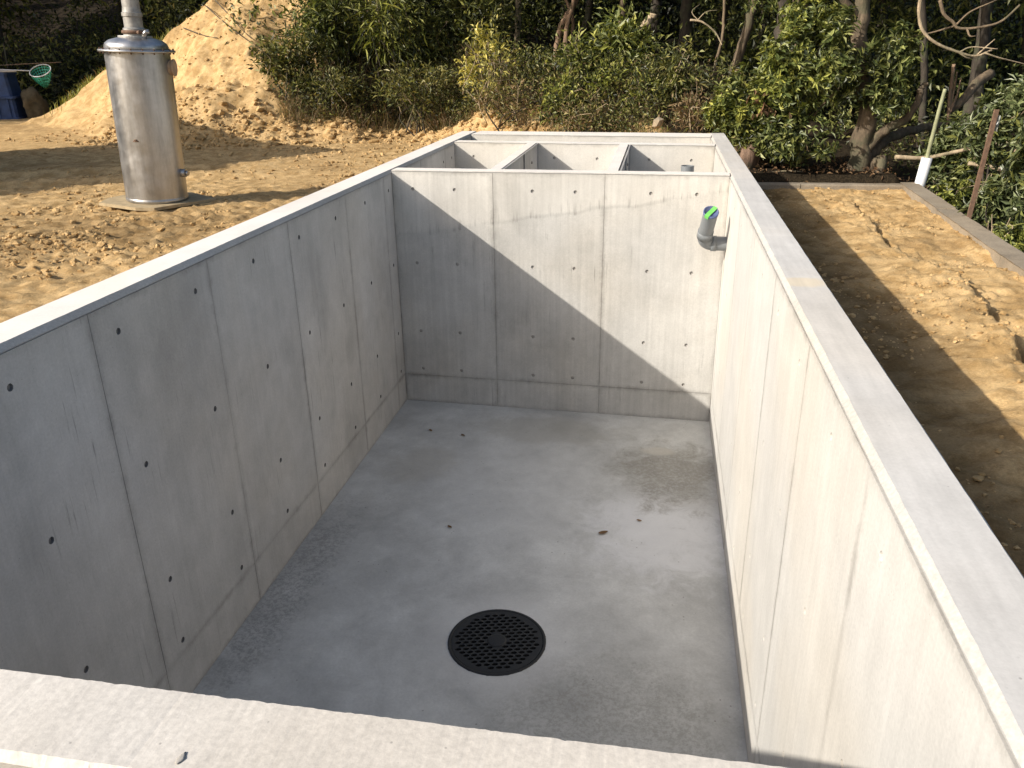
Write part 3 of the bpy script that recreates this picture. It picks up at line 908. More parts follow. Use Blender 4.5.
# stakes standing at the kerb
b0 = Vector((4.985, 8.93, -0.62))
st = empty("marker_post", b0, "white plastic pipe with a greenish bamboo cane standing in it at the kerb corner", "post")
mb = MB(); mb.tube([(0, 0, -0.3), (0.065, 0, 0.36)], 0.056, 20); mb.tube([(0.0655, 0, 0.362), (0.0653, 0, 0.355)], 0.046, 16)
mb.build("sleeve", M_WHITE, st)
mb = MB(); mb.tube(smooth_path([(0.055, 0, 0.25), (0.085, 0.0, 0.62), (0.10, -0.01, 0.85), (0.125, 0, 1.07)]), taper(0.024, 0.020, 16), 8, 0.08)
mb.build("cane", M_BAMBOO, st)
st = empty("stake", (4.90, 7.0, -0.62), "rusty brown steel stake leaning beside the right kerb", "stake")
mb = MB()
p0, p1 = Vector((0, 0, -0.35)), Vector((0.085, 0.03, 0.99))
for s0, s1 in (((-.017, 0), (.017, .005)), ((-.017, .0052), (-.012, .030))):
    v = []
    for p in (p0, p1):
        for q in ((s0[0], s0[1]), (s1[0], s0[1]), (s1[0], s1[1]), (s0[0], s1[1])): v.append(p + Vector((q[0], q[1], 0)))
    mb.add(v, [(3, 2, 1, 0), (4, 5, 6, 7), (0, 1, 5, 4), (1, 2, 6, 5), (2, 3, 7, 6), (3, 0, 4, 7)])
mb.build("stake_shaft", M_RUST, st)
mb = MB(); v = []
for j in range(7):
    for k in range(5):
        v.append((0.007 * k + random.uniform(-.006, .006) + 0.01 * math.sin(j), random.uniform(-.012, .012) + 0.02 * math.sin(k * 1.5 + j), -0.022 * j))
mb.add(v, [(j * 5 + k, j * 5 + k + 1, (j + 1) * 5 + k + 1, (j + 1) * 5 + k) for j in range(6) for k in range(4)], 0, True)
o = mb.build("plastic_scrap", plain("milky_plastic", (0.34, 0.36, 0.33), 0.35, 0, 0.1), None, (5.0, 7.05, 0.32)); tag(o, "torn scrap of milky plastic hanging behind the rusty stake's top", "plastic scrap")

# ------------------------------------------------------------------ steel cylinder standing in the yard
CB = (-2.79, 6.66)
zc = -0.47
cy = empty("steel_cylinder", (CB[0], CB[1], zc), "tall weathered steel cylinder tank with domed lid and pipe neck standing on bare soil", "tank")
R_ = 0.288
mb = MB(); mb.lathe([(0, 0.03), (R_, 0.03), (R_ + 0.004, 0.035), (R_ + 0.004, 0.06), (R_, 0.065), (R_, 0.07), (R_, 0.08), (R_, 0.4), (R_, 0.9), (R_, 1.37), (R_, 1.385), (R_, 1.40)], 64)
body = mb.build("cylinder_body", M_STEEL, cy)
mb = MB(); mb.lathe([(0, 1.398), (R_ + 0.050, 1.400), (R_ + 0.050, 1.41), (R_ + 0.050, 1.418), (R_, 1.424)], 64)
fl_ = mb.build("flange", M_STEEL, cy)
bolt = None
for k in range(20):
    t = 2 * math.pi * (k + 0.3) / 20
    if bolt is None:
        mb = MB(); mb.tube([(0, 0, 1.385), (0, 0, 1.433)], 0.008, 6, smooth=False); ob = bolt = mb.build("bolt", M_RUST, cy)
    else:
        ob = bolt.copy(); COL.objects.link(ob); ob.parent = cy
    ob.location = ((R_ + 0.032) * math.cos(t), (R_ + 0.032) * math.sin(t), 0)
mb = MB(); mb.lathe([(R_ - 0.012, 1.420), (R_ - 0.006, 1.445), (R_ - 0.018, 1.475), (R_ - 0.055, 1.502), (R_ - 0.12, 1.520), (0.12, 1.530), (0, 1.532)], 64)
mb.build("lid", M_STEEL, cy)
mb = MB(); mb.lathe([(0.150, 1.520), (0.150, 1.535), (0.148, 1.540), (0.100, 1.541), (0.098, 1.545), (0.098, 1.60), (0.082, 1.612), (0.082, 1.70), (0.090, 1.705), (0.090, 1.735), (0.082, 1.740), (0.076, 1.78), (0.076, 1.90), (0.086, 1.905), (0.086, 1.94), (0.072, 1.945), (0.072, 1.88)], 36, smooth=False)
nk = mb.build("neck_pipe", plain("weathered_neck", (0.36, 0.35, 0.325), 0.55, 0.4, 0.45, 14), cy)
mb = MB(); mb.lathe([(0.098, 1.555), (0.112, 1.56), (0.112, 1.582), (0.098, 1.587)], 32); mb.tube([(0.10, -0.10, 1.57), (0.135, -0.12, 1.575)], 0.016, 8)
mb.build("clamp", M_RUST, nk)
mb = MB(); mb.tube([(0.13, -0.06, 1.51), (0.135, -0.06, 1.55), (0.15, -0.055, 1.575), (0.18, -0.045, 1.58)], 0.022, 10)
mb.build("valve", M_STEEL, cy)
# side ports
ang = math.radians(14)
d = Vector((math.cos(ang), math.sin(ang), 0))
mb = MB(); c = d * (R_ - 0.02) + Vector((0, 0, 1.27)); mb.tube([c, c + d * 0.045], 0.066, 20); mb.tube([c + d * 0.045, c + d * 0.060], 0.076, 20)
mb.build("side_port", plain("port_cover_tan", (0.45, 0.33, 0.22), 0.7, 0.0, 0.25, 12), cy)
ang = math.radians(2); d = Vector((math.cos(ang), math.sin(ang), 0))
mb = MB(); c = d * (R_ - 0.01) + Vector((0, 0, 0.30)); mb.tube([c, c + d * 0.06], 0.038, 14); mb.tube([c + d * 0.06, c + d * 0.085], 0.024, 10)
mb.build("drain_spout", M_STEEL, cy)
ang = math.radians(-82); d = Vector((math.cos(ang), math.sin(ang), 0)); tg = Vector((-d.y, d.x, 0))
mb = MB()
for dz, wd in ((0, 0.05), (0.012, 0.03)):
    c = d * (R_ + 0.001) + Vector((0, 0, 0.62 + dz)); mb.tube([c - tg * wd / 2, c + tg * wd / 2], 0.006, 5)
mb.build("lug", M_RUST, cy)
# base board under it
mb = MB()
v = []; rr = [(-0.42, -0.34), (0.05, -0.46), (0.22, -0.42), (0.46, 0.10), (0.52, 0.22), (0.10, 0.46), (-0.38, 0.34), (-0.48, -0.10)]
v = [(x, y, 0.0) for x, y in rr] + [(x * 0.99, y * 0.99, 0.028) for x, y in rr]
k8 = 8
mb.add(v, [tuple(range(k8, 2 * k8)), tuple(reversed(range(k8)))] + [(k, (k + 1) % k8, k8 + (k + 1) % k8, k8 + k) for k in range(k8)])
bb = mb.build("base_plate", M_PLY, cy)
cy.rotation_euler = (math.radians(0.3), math.radians(2.6), 0)

# ------------------------------------------------------------------ things at the edge of the wood, far left
bx, by = -13.78, 17.6
bz = hz(bx, by)
bt = empty("plastic_tub", (bx, by, bz - 0.03), "blue plastic tub with ribbed walls at the dark edge of the wood", "tub", None, 0.35)


def taper_box(mb, w0, d0, w1, d1, z0, z1, bev=0.05):
    def rg(w_, d_, z):
        b = bev
        return [(-w_ + b, -d_, z), (w_ - b, -d_, z), (w_, -d_ + b, z), (w_, d_ - b, z), (w_ - b, d_, z), (-w_ + b, d_, z), (-w_, d_ - b, z), (-w_, -d_ + b, z)]
    mb.add(rg(w0, d0, z0) + rg(w1, d1, z1), [(k, (k + 1) % 8, 8 + (k + 1) % 8, 8 + k) for k in range(8)] + [tuple(range(8, 16)), tuple(reversed(range(8)))])


mb = MB(); taper_box(mb, 0.52, 0.42, 0.50, 0.40, 0, 0.50); taper_box(mb, 0.47, 0.37, 0.42, 0.33, 0.54, 1.05)
mb.build("tub_wall", M_BLUEP, bt)
mb = MB()
for z in (0.02, 0.50): taper_box(mb, 0.56, 0.46, 0.56, 0.46, z, z + 0.05)
taper_box(mb, 0.45, 0.36, 0.45, 0.36, 1.03, 1.09)
mb.build("rim", M_BLUEP, bt)
for k in range(4):
    mb = MB(); x = -0.36 + 0.24 * k; mb.box((x - 0.02, -0.437, 0.08), (x + 0.02, -0.405, 0.49)); mb.build("rib", M_BLUEP, bt)
zt = bz + 1.06
for k, (dx_, dy_, lab, ex) in enumerate(((0.0, -0.22, "upper white pole lying over the blue tub", 0.10), (-0.15, -0.05, "lower short white pole lying over the blue tub", -0.35))):
    mb = MB(); mb.tube([(-1.2, 0.1, 0.0), (0.75 + ex, 0.0, 0.0)], 0.022, 10)
    o = mb.build("pole", M_POLE, None, (bx + dx_, by + dy_, zt + 0.022)); tag(o, lab, "pole")
# landing net: handle, hoop and bag
nr = empty("landing_net", (bx + 0.95, by - 0.42, zt + 0.05), "green landing net with a long handle hanging out past the blue tub", "net")
mb = MB(); mb.tube([(-1.6, 0.25, 0.05), (0.45, 0, -0.02)], 0.014, 8); mb.build("handle", M_POLE, nr)
hoop = [Vector((0.45 + 0.26 - 0.26 * math.cos(t), 0.0 + 0.16 * math.sin(t), -0.02 + 0.13 * math.sin(t))) for t in np.linspace(0, 2 * math.pi, 25)]
mb = MB(); mb.tube(hoop, 0.012, 6, cap=False); mb.build("hoop", M_POLE, nr)
mb = MB(); v = []; K = 24; RW = 7
for j in range(RW + 1):
    s = 1 - 0.75 * (j / RW) ** 1.6
    for k in range(K):
        p = hoop[k]; c = Vector((0.71, 0, -0.02)) + Vector((0.02, 0.05, -0.34)) * (j / RW)
        v.append(c + (p - Vector((0.71, 0, -0.02))) * s)
for j in range(RW):
    for k in range(K):
        a_, b_, c_, d_ = v[j * K + k], v[j * K + (k + 1) % K], v[(j + 1) * K + (k + 1) % K], v[(j + 1) * K + k]
        cc = (a_ + b_ + c_ + d_) / 4; s_ = 0.74
        i4 = [q for q in (a_, b_, c_, d_)]; i5 = [cc + (q - cc) * s_ for q in i4]
        mb.add(i4 + i5, [(0, 1, 5, 4), (1, 2, 6, 5), (2, 3, 7, 6), (3, 0, 4, 7)])
mb.build("net_bag", M_NET, nr)


def lump(mb, c, r, seed, sub=2, amp=0.25, sq=(1, 1, 1), mi=0):
    bm = bmesh.new(); bmesh.ops.create_icosphere(bm, subdivisions=sub, radius=1)
    rs = random.Random(seed); o = Vector((rs.uniform(-50, 50), rs.uniform(-50, 50), rs.uniform(-50, 50)))
    from mathutils import noise as mn
    vv = []
    for q in bm.verts:
        p = q.co.copy(); k = 1 + amp * mn.noise(p * 1.3 + o) + amp * 0.6 * mn.noise(p * 3.1 + o)
        vv.append((c[0] + p.x * k * r * sq[0], c[1] + p.y * k * r * sq[1], c[2] + p.z * k * r * sq[2]))
    mb.add(vv, [tuple(w_.index for w_ in f.verts) for f in bm.faces], mi, sub > 1)
    bm.free()


sx, sy = bx + 0.86, by + 0.1
mb = MB(); lump(mb, (0, 0, 0.32), 0.34, 3, 3, 0.45, (0.75, 0.8, 1.15))
o = mb.build("sack", M_SACK, None, (sx, sy, hz(sx, sy) - 0.04)); tag(o, "brown filled sack slumped beside the blue tub", "sack")
mb = MB(); mb.tube([(0, 0, 0), (0.10, 0.0, 0.9), (0.16, 0, 1.75)], 0.016, 6)
o = mb.build("rod", M_BARKD, None, (bx - 0.15, by + 0.6, hz(bx, by + 0.6) - 0.05)); tag(o, "thin dark rod standing upright behind the blue tub", "rod")
mb = MB(); mb.tube([(-1.0, 0, 0), (0.2, 0, 0.05), (1.3, 0.0, 0.08)], 0.012, 6)
o = mb.build("stick", M_BARKR, None, (bx + 0.4, by + 0.3, zt + 0.12)); tag(o, "thin brown stick laid level above the tub and net", "stick")

# ------------------------------------------------------------------ stones and rubbish
for px, py, y_, r, lab in ((658, 123, 10.9, 0.085, "pale squarish stone on the bank behind the far end wall"),):
    p = at(px, py, y_); mb = MB(); lump(mb, (0, 0, 0), r, 21, 1, 0.7, (0.8, 1, 1.0))
    o = mb.build("stone", M_ROCK, None, p); tag(o, lab, "stone")
p = at(750, 150, 9.75)
mb = MB(); mb.tube([(0.0, 0.05, -0.35), (-0.01, 0.0, -0.05), (0.06, -0.02, 0.14), (0.10, 0, 0.2)], [0.14, 0.12, 0.10, 0.07], 10, 0.18)
o = mb.build("tree_stump", M_STUMP, None, Vector((p.x, p.y, hz(p.x, p.y) + 0.28))); tag(o, "broken reddish tree stump below the glossy shrub at the tank's far right corner", "stump")
for i, (x, y, s, lab) in enumerate(((1.93, 3.73, 0.036, "largest dry brown leaf on the tank floor, right of the middle"),
                                    (0.39, 5.08, 0.024, "small dark leaf lying near the far left corner of the tank floor"),
                                    (0.68, 5.03, 0.024, "dark leaf near the partition, right of another in the far left of the floor"),
                                    (0.91, 3.65, 0.022, "crumpled leaf scrap on the floor between the left wall and drain"),
                                    (2.16, 3.92, 0.020, "thin twig-like leaf on the floor close to the pale patch by the right wall"))):
    mb = MB(); n_ = 7; v = []
    a0 = random.uniform(0, 6)
    for k in range(n_):
        t = -1 + 2 * k / (n_ - 1); wd = 0.45 * (1 - t * t) + 0.03
        for sgn in (-1, 0, 1):
            v.append((s * (t * math.cos(a0) - sgn * wd * math.sin(a0)), s * (t * math.sin(a0) + sgn * wd * math.cos(a0)), 0.004 + 0.35 * s * abs(sgn) * wd + 0.2 * s * t * t))
    mb.add(v, [(k * 3 + q, k * 3 + q + 1, (k + 1) * 3 + q + 1, (k + 1) * 3 + q) for k in range(n_ - 1) for q in (0, 1)])
    o = mb.build("fallen_leaf", L_DRY, None, (x, y, -H)); tag(o, lab, "leaf", "dry leaves on the tank floor")
# chips on the near wall's top
mb = MB(); p = at(187, 757, -0.08)
lump(mb, (0, 0, 0), 0.009, 5, 2, 0.5, (0.7, 1.2, 0.10))
o = mb.build("mortar_crumb", M_MORTARL, None, (1.555, -0.128, 0.001)); tag(o, "small grey mortar crumb on the near wall's top", "crumb")

# soil clods and grit, loose on the yard, the bed and the bank
ico = bmesh.new(); bmesh.ops.create_icosphere(ico, subdivisions=1, radius=1)
IV = np.array([v.co for v in ico.verts]); IF = np.array([[v.index for v in f.verts] for f in ico.faces]); ico.free()
IV = IV[:12] if len(IV) < 42 else IV


def clods(n, sampler, smin, smax, powr, sink=0.25):
    x, y = sampler(n)
    z = height(x, y)
    n = len(x)
    s = smin * (smax / smin) ** (rng.random(n) ** powr)
    nv = len(IV)
    rad = 1 + 0.38 * (rng.random((n, nv)) - 0.5) * 2
    th = rng.random(n) * 6.283
    V = IV[None] * rad[..., None] * s[:, None, None] * np.stack([rng.uniform(.7, 1.3, n), rng.uniform(.7, 1.3, n), rng.uniform(.5, .9, n)], -1)[:, None, :]
    c, sn = np.cos(th)[:, None], np.sin(th)[:, None]
    V = np.stack([V[..., 0] * c - V[..., 1] * sn + x[:, None], V[..., 0] * sn + V[..., 1] * c + y[:, None], V[..., 2] + (z + s * sink)[:, None]], -1)
    Fq = (IF[None] + (np.arange(n) * nv)[:, None, None]).reshape(-1, 3)
    return V.reshape(-1, 3), Fq


def samp_yard(n):
    x = rng.uniform(-7.5, -0.24, n * 4); y = rng.uniform(1.6, 12.2, n * 4)
    al = y - 0.45 * x
    den = 0.10 + 0.9 * np.exp(-((al - 6.6) / 1.2) ** 2) + 0.25 * np.exp(-((al - 9.0) / 0.5) ** 2)
    den *= np.clip(fbm(x, y, 0.9, 3, 77) * 2.4 + 0.5, 0.04, 1)
    k = rng.random(n * 4) < den
    return x[k][:n], y[k][:n]


def samp_toe(n):
    x = rng.uniform(-8.0, 0.3, n * 2); wv = rng.normal(0, 0.55, n * 2)
    toe = np.interp(x, [-9, -7, -5.5, -4.5, -2, 0], [14.2, 12.4, 12.0, 12.4, 13.0, 11.6])
    y = toe + wv + 0.35
    return x[:n], y[:n]


def samp_bed(n):
    x = rng.uniform(2.9, 4.8, n); y = rng.uniform(0.5, 8.85, n)
    k = rng.random(n) < np.clip(fbm(x, y, 1.3, 3, 99) * 2 + 0.35 + 0.6 * np.exp(-((x - 4.15) / 0.25) ** 2) + 0.5 * np.exp(-((x - 4.62) / 0.12) ** 2), 0.05, 1)
    return x[k], y[k]


def samp_mound(n):
    x = rng.uniform(-9.5, -3.5, n); y = rng.uniform(12.2, 16.5, n)
    return x, y


parts = [clods(26000, samp_yard, 0.005, 0.034, 2.6), clods(4500, samp_toe, 0.008, 0.07, 2.8), clods(8000, samp_bed, 0.004, 0.020, 2.8), clods(1400, samp_mound, 0.008, 0.04, 2.8)]
VV = []; FF = []; b = 0
for v_, f_ in parts: VV.append(v_); FF.append(f_ + b); b += len(v_)
o = np_mesh("soil_clods", np.concatenate(VV), np.concatenate(FF), M_SOIL)
tag(o, "loose clods and grit of sandy soil scattered over yard and bank", None, None, 'stuff')


# ------------------------------------------------------------------ plants
def leaves_arrays(pos, dirv, nrm, L, Wd, fold=0.25, curl=0.15):
    """kite-shaped folded leaves: 4 vertices, 2 triangles each"""
    n = len(pos)
    d = dirv / (np.linalg.norm(dirv, axis=1, keepdims=True) + 1e-9)
    nr = nrm - d * np.sum(nrm * d, 1, keepdims=True); nr /= (np.linalg.norm(nr, axis=1, keepdims=True) + 1e-9)
    s = np.cross(d, nr)
    L = L[:, None]; Wd = Wd[:, None]
    mid = pos + d * L * 0.5 + nr * Wd * fold
    V = np.stack([pos, mid + s * Wd * 0.5, pos + d * L - nr * L * curl, mid - s * Wd * 0.5], 1)
    b = (np.arange(n) * 4)[:, None]
    F_ = np.concatenate([b + np.array([[0, 1, 2]]), b + np.array([[0, 2, 3]])], 1).reshape(-1, 3)
    return V.reshape(-1, 3), F_


def lobes_points(c, r, n, nl=9, rs=0.42, hollow=0.55):
    """points near the skins of several lobes spread inside an ellipsoid: an uneven outline with gaps"""
    c = np.array(c); r = np.array(r)
    q = rng.normal(size=(nl, 3)); q /= np.linalg.norm(q, axis=1, keepdims=True)
    lc = q * (rng.random((nl, 1)) ** 0.5) * 0.72
    lr = rs * rng.uniform(0.6, 1.25, nl)
    k = rng.integers(0, nl, n)
    u = rng.normal(size=(n, 3)); u /= np.linalg.norm(u, axis=1, keepdims=True)
    rad = lr[k] * (hollow + (1 - hollow) * rng.random(n)) * rng.uniform(0.85, 1.15, n)
    p = lc[k] + u * rad[:, None]
    out = p / (np.linalg.norm(p, axis=1, keepdims=True) + 1e-6)
    dirs = out * 0.6 + u * 0.6
    return c + p * r, dirs


def foliage(name, parent, mat, c, r, nclus, per, L, Wd, nl=9, rs=0.42, upb=0.45, droop=0.0, spread=0.9, mats2=None, frac2=0.0, rosette=False):
    P, Dv = lobes_points(c, r, nclus, nl, rs)
    n = nclus * per
    base = np.repeat(P, per, 0); ax = np.repeat(Dv, per, 0)
    ax = ax + np.array([0, 0, upb])
    ax /= np.linalg.norm(ax, axis=1, keepdims=True) + 1e-9
    rd = rng.normal(size=(n, 3))
    if rosette:
        t = np.cross(ax, rd); t /= np.linalg.norm(t, axis=1, keepdims=True) + 1e-9
        d = t * spread + ax * rng.uniform(0.1, 0.9, n)[:, None]
        nr = ax
        pos = base + ax * rng.uniform(-0.4, 0.4, n)[:, None] * L
    else:
        d = ax * 0.5 + rd * spread * 0.6
        d[:, 2] -= droop
        nr = rng.normal(size=(n, 3)) * 0.5 + np.array([0, 0, 1.0])
        pos = base + rng.normal(size=(n, 3)) * L * 0.8
    LL = L * rng.uniform(0.5, 1.5, n); WW = Wd * rng.uniform(0.6, 1.4, n)
    V, F_ = leaves_arrays(pos, d, nr, LL, WW)
    ms = [mat] + ([mats2] if mats2 else [])
    mi = None
    if mats2: mi = np.repeat((np.repeat(rng.random(nclus) < frac2, per)).astype(int), 2)
    if parent is not None: V = V - np.array(parent.location)
    return np_mesh(name, V, F_, ms, parent, False, mi), P


def shrub(name, label, base, c, r, nclus, per, L, Wd, mat, bark, stems=8, sr=0.014, group=None, cat="shrub", **kw):
    root = empty(name, base, label, cat, group)
    fo, P = foliage("foliage", root, mat, c, r, nclus, per, L, Wd, **kw)
    mb = MB(); B = Vector(base)
    for i in range(stems):
        p = Vector(P[random.randrange(len(P))]) - B
        s0 = Vector((random.uniform(-1, 1) * r[0] * 0.25, random.uniform(-1, 1) * r[1] * 0.25, -0.08))
        m = s0.lerp(p, 0.5) + Vector((random.uniform(-1, 1) * r[0] * .25, random.uniform(-1, 1) * r[1] * .25, r[2] * 0.15))
        pts = smooth_path([s0, m, p], 5)
        mb.tube(pts, taper(sr, sr * 0.3, len(pts)), 5, 0.1)
    mb.build("stem", bark, root)
    mb = MB()
    for i in range(5):
        p = Vector(P[random.randrange(len(P))]) - B
        tip = p + Vector((random.uniform(-.25, .25), random.uniform(-.35, 0), random.uniform(.02, .30)))
        q = p + Vector((random.uniform(-.2, .2), random.uniform(-.1, .1), -random.uniform(.15, .45)))
        pts = smooth_path([q, p + Vector((random.uniform(-.05, .05), -.02, 0)), tip], 4)
        mb.tube(pts, taper(0.008, 0.003, len(pts)), 4, 0.1)
    tag(mb.build("dead_twigs", M_BARKP, root), kind='stuff')
    return root


def grow(px, py, y, rx_, rz, ry=None):
    """centre on the sight line at depth y, with half sizes in pixels turned to metres"""
    p = at(px, py, y); sc = (y - CY) / CF * 1.02
    return p, (rx_ * sc, (ry if ry else rx_ * sc * 0.8), rz * sc)


G_BANK = "bushes on the weedy bank"
bank_shrubs = [
    # px, py, depth, half width px, half height px, material, bark, clusters, per, L, W, extra, label
    (288, 60, 13.6, 40, 48, L_DARK, M_BARKD, 380, 7, 0.10, 0.034, dict(mats2=L_OLIVE, frac2=0.4), "dark green bush overhanging the bare soil at the left end of the bank"),
    (340, 30, 14.4, 50, 44, L_DARK, M_BARKD, 480, 7, 0.14, 0.030, dict(droop=0.4, mats2=L_GLOSS, frac2=0.4), "dark long-leaved bush on the bank, right of the leftmost one"),
    (388, 22, 14.2, 44, 34, L_LIGHT, M_BARKD, 260, 7, 0.17, 0.026, dict(droop=0.5, mats2=L_DARK, frac2=0.6), "bamboo-like bush with light drooping leaves high on the bank"),
    (440, 28, 14.6, 44, 42, L_DARK, M_BARKD, 430, 7, 0.12, 0.034, dict(mats2=L_GLOSS, frac2=0.3), "dark bush left of the yellow-leaved shrub"),
    (330, 88, 13.4, 46, 26, L_OLIVE, M_BARKD, 240, 6, 0.085, 0.022, dict(mats2=L_DARK, frac2=0.5), "ragged olive bush among dry grass below the long-leaved bush"),
    (415, 84, 13.3, 54, 30, L_OLIVE, M_BARKD, 300, 6, 0.09, 0.022, dict(mats2=L_DARK, frac2=0.5), "low olive bush among dry grass in the middle of the bank"),
    (488, 66, 12.6, 32, 36, L_YELL, M_BARKP, 130, 6, 0.085, 0.034, dict(mats2=L_OLIVE, frac2=0.35, nl=8, rs=0.30), "yellow-leaved shrub on the bank"),
    (475, 30, 14.8, 46, 34, L_DARK, M_BARKD, 330, 7, 0.12, 0.036, dict(mats2=L_OLIVE, frac2=0.3), "dark leafy bush directly behind the yellow-leaved shrub"),
    (540, 86, 12.9, 42, 34, L_DARK, M_BARKD, 460, 7, 0.075, 0.030, dict(mats2=L_OLIVE, frac2=0.45), "round dark small-leaved bush right of the yellow-leaved shrub"),
    (578, 68, 12.7, 20, 38, L_LIGHT, M_BARKP, 170, 7, 0.10, 0.038, dict(mats2=L_GLOSS, frac2=0.4), "narrow light green shrub in front of the reddish stems"),
    (622, 50, 13.0, 32, 40, L_LIGHT, M_BARKP, 240, 7, 0.12, 0.040, dict(mats2=L_GLOSS, frac2=0.5), "leafy mid-green shrub under the sunlit pale trunk"),
    (560, 100, 12.0, 26, 22, L_LIGHT, M_BARKD, 130, 6, 0.09, 0.030, dict(mats2=L_DARK, frac2=0.4), "small light green bush in front of the round dark one"),
    (600, 88, 12.4, 34, 26, L_DARK, M_BARKD, 260, 6, 0.085, 0.030, dict(mats2=L_LIGHT, frac2=0.45), "low mottled bush below the leafy mid-green shrub"),
    (648, 94, 12.0, 38, 28, L_DARK, M_BARKD, 260, 6, 0.08, 0.030, dict(mats2=L_LIGHT, frac2=0.4), "low dark bush behind the pale stone"),
    (682, 84, 12.0, 36, 38, L_DARK, M_BARKD, 240, 7, 0.11, 0.026, dict(droop=0.5, mats2=L_OLIVE, frac2=0.45), "loose drooping bush between the stone and the glossy shrub"),
    (595, 114, 11.6, 50, 15, L_OLIVE, M_BARKD, 220, 6, 0.065, 0.018, dict(mats2=L_STRAW, frac2=0.3), "low ragged bush right above the far end wall's middle"),
    (506, 104, 12.1, 48, 24, L_OLIVE, M_BARKD, 240, 6, 0.065, 0.018, dict(mats2=L_STRAW, frac2=0.3), "low ragged bush above the far end wall's left half"),
    (700, 114, 11.0, 28, 18, L_OLIVE, M_BARKD, 140, 6, 0.075, 0.020, dict(mats2=L_STRAW, frac2=0.5), "straw-tinged low bush at the foot of the glossy shrub"),
]
for (px, py, y, hw, hh, mt, bk, nc, per, L, Wd, kw, lab) in bank_shrubs:
    c, r = grow(px, py, y, hw, hh)
    shrub("bank_bush", lab, (c.x, c.y, hz(c.x, c.y)), c, (r[0] * 1.08, r[1], r[2] * 1.08), int(nc * 0.8), per, L * 1.1, Wd * 1.1, mt, bk, 9, 0.014, G_BANK, **dict(dict(nl=20, rs=0.27), **kw))

# the big glossy shrub right of the tank's far corner: three leafy masses of one plant
root_p = Vector((3.55, 10.1, -0.72))
bs = empty("evergreen_shrub", root_p, "big glossy evergreen shrub rising behind the tank's far right corner", "shrub")
mb = MB()
for (px, py, y, hw, hh, nc, m1, m2) in ((735, 118, 9.75, 32, 34, 300, L_LIGHT, L_GLOSS), (768, 92, 9.7, 44, 48, 420, L_LIGHT, L_GLOSS), (800, 75, 9.6, 44, 52, 420, L_GLOSS, L_LIGHT), (812, 22, 9.9, 34, 36, 330, L_LIGHT, L_GLOSS),
                                        (838, 62, 9.5, 36, 46, 300, L_GLOSS, L_DARK), (800, 140, 9.35, 40, 24, 180, L_GLOSS, L_DARK), (800, -40, 10.2, 70, 40, 360, L_GLOSS, L_DARK), (770, 140, 9.7, 34, 28, 160, L_DARK, L_GLOSS)):
    c, r = grow(px, py, y, hw, hh)
    fo, P = foliage("foliage", bs, m1, c, r, nc, 8, 0.082, 0.031, mats2=m2, frac2=0.45, rosette=True, nl=13, rs=0.34)
    for i in range(4):
        p = Vector(P[random.randrange(len(P))]) - root_p
        pts = smooth_path([(random.uniform(-.1, .1), random.uniform(-.1, .1), -0.1), p * 0.5 + Vector((random.uniform(-.15, .15), 0.12, 0.1)), p], 6)
        mb.tube(pts, taper(0.03, 0.007, len(pts)), 6, 0.1)
mb.build("stem", M_BARK, bs)
c, r = grow(770, 108, 9.55, 10, 12)
foliage("withered_leaves", bs, L_DRY, c, r, 10, 6, 0.10, 0.045, droop=0.8)

# shrubs beyond the right kerb
G_R = "evergreen shrubs beyond the right kerb"
right_shrubs = [
    (955, 148, 9.5, 34, 32, L_SILV, 260, 0.095, 0.029, "rosette-leaved evergreen just right of the marker post"),
    (1008, 115, 8.4, 36, 42, L_SILV, 330, 0.085, 0.027, "tall rosette-leaved evergreen behind the rusty stake"),
    (940, 208, 9.0, 34, 24, L_LIGHT, 300, 0.055, 0.032, "low light green leafy shrub between marker post and stake"),
    (1010, 205, 7.6, 34, 34, L_SILV, 330, 0.075, 0.026, "dense evergreen right of the rusty stake, by the frame's edge"),
    (1052, 160, 7.2, 40, 60, L_SILV, 320, 0.09, 0.028, "evergreen mostly outside the picture on the right"),
    (1000, 246, 6.6, 30, 18, L_LIGHT, 190, 0.055, 0.026, "low leafy shrub pressed against the right kerb"),
    (975, 195, 9.2, 36, 36, L_GLOSS, 240, 0.085, 0.028, "darker evergreen deep behind the stake"),
]
for (px, py, y, hw, hh, mt, nc, L, Wd, lab) in right_shrubs:
    c, r = grow(px, py, y, hw, hh)
    shrub("evergreen_shrub", lab, (c.x, c.y, hz(c.x, c.y)), c, (r[0], r[1], r[2] * 1.15), nc, 8, L, Wd, mt, M_BARKD, 4, 0.012, G_R, mats2=(L_DARK if mt != L_DARK else L_GLOSS), frac2=0.3, rosette=True, nl=9)

# ------------------------------------------------------------------ trees
G_T = "trees of the wood behind the bank"


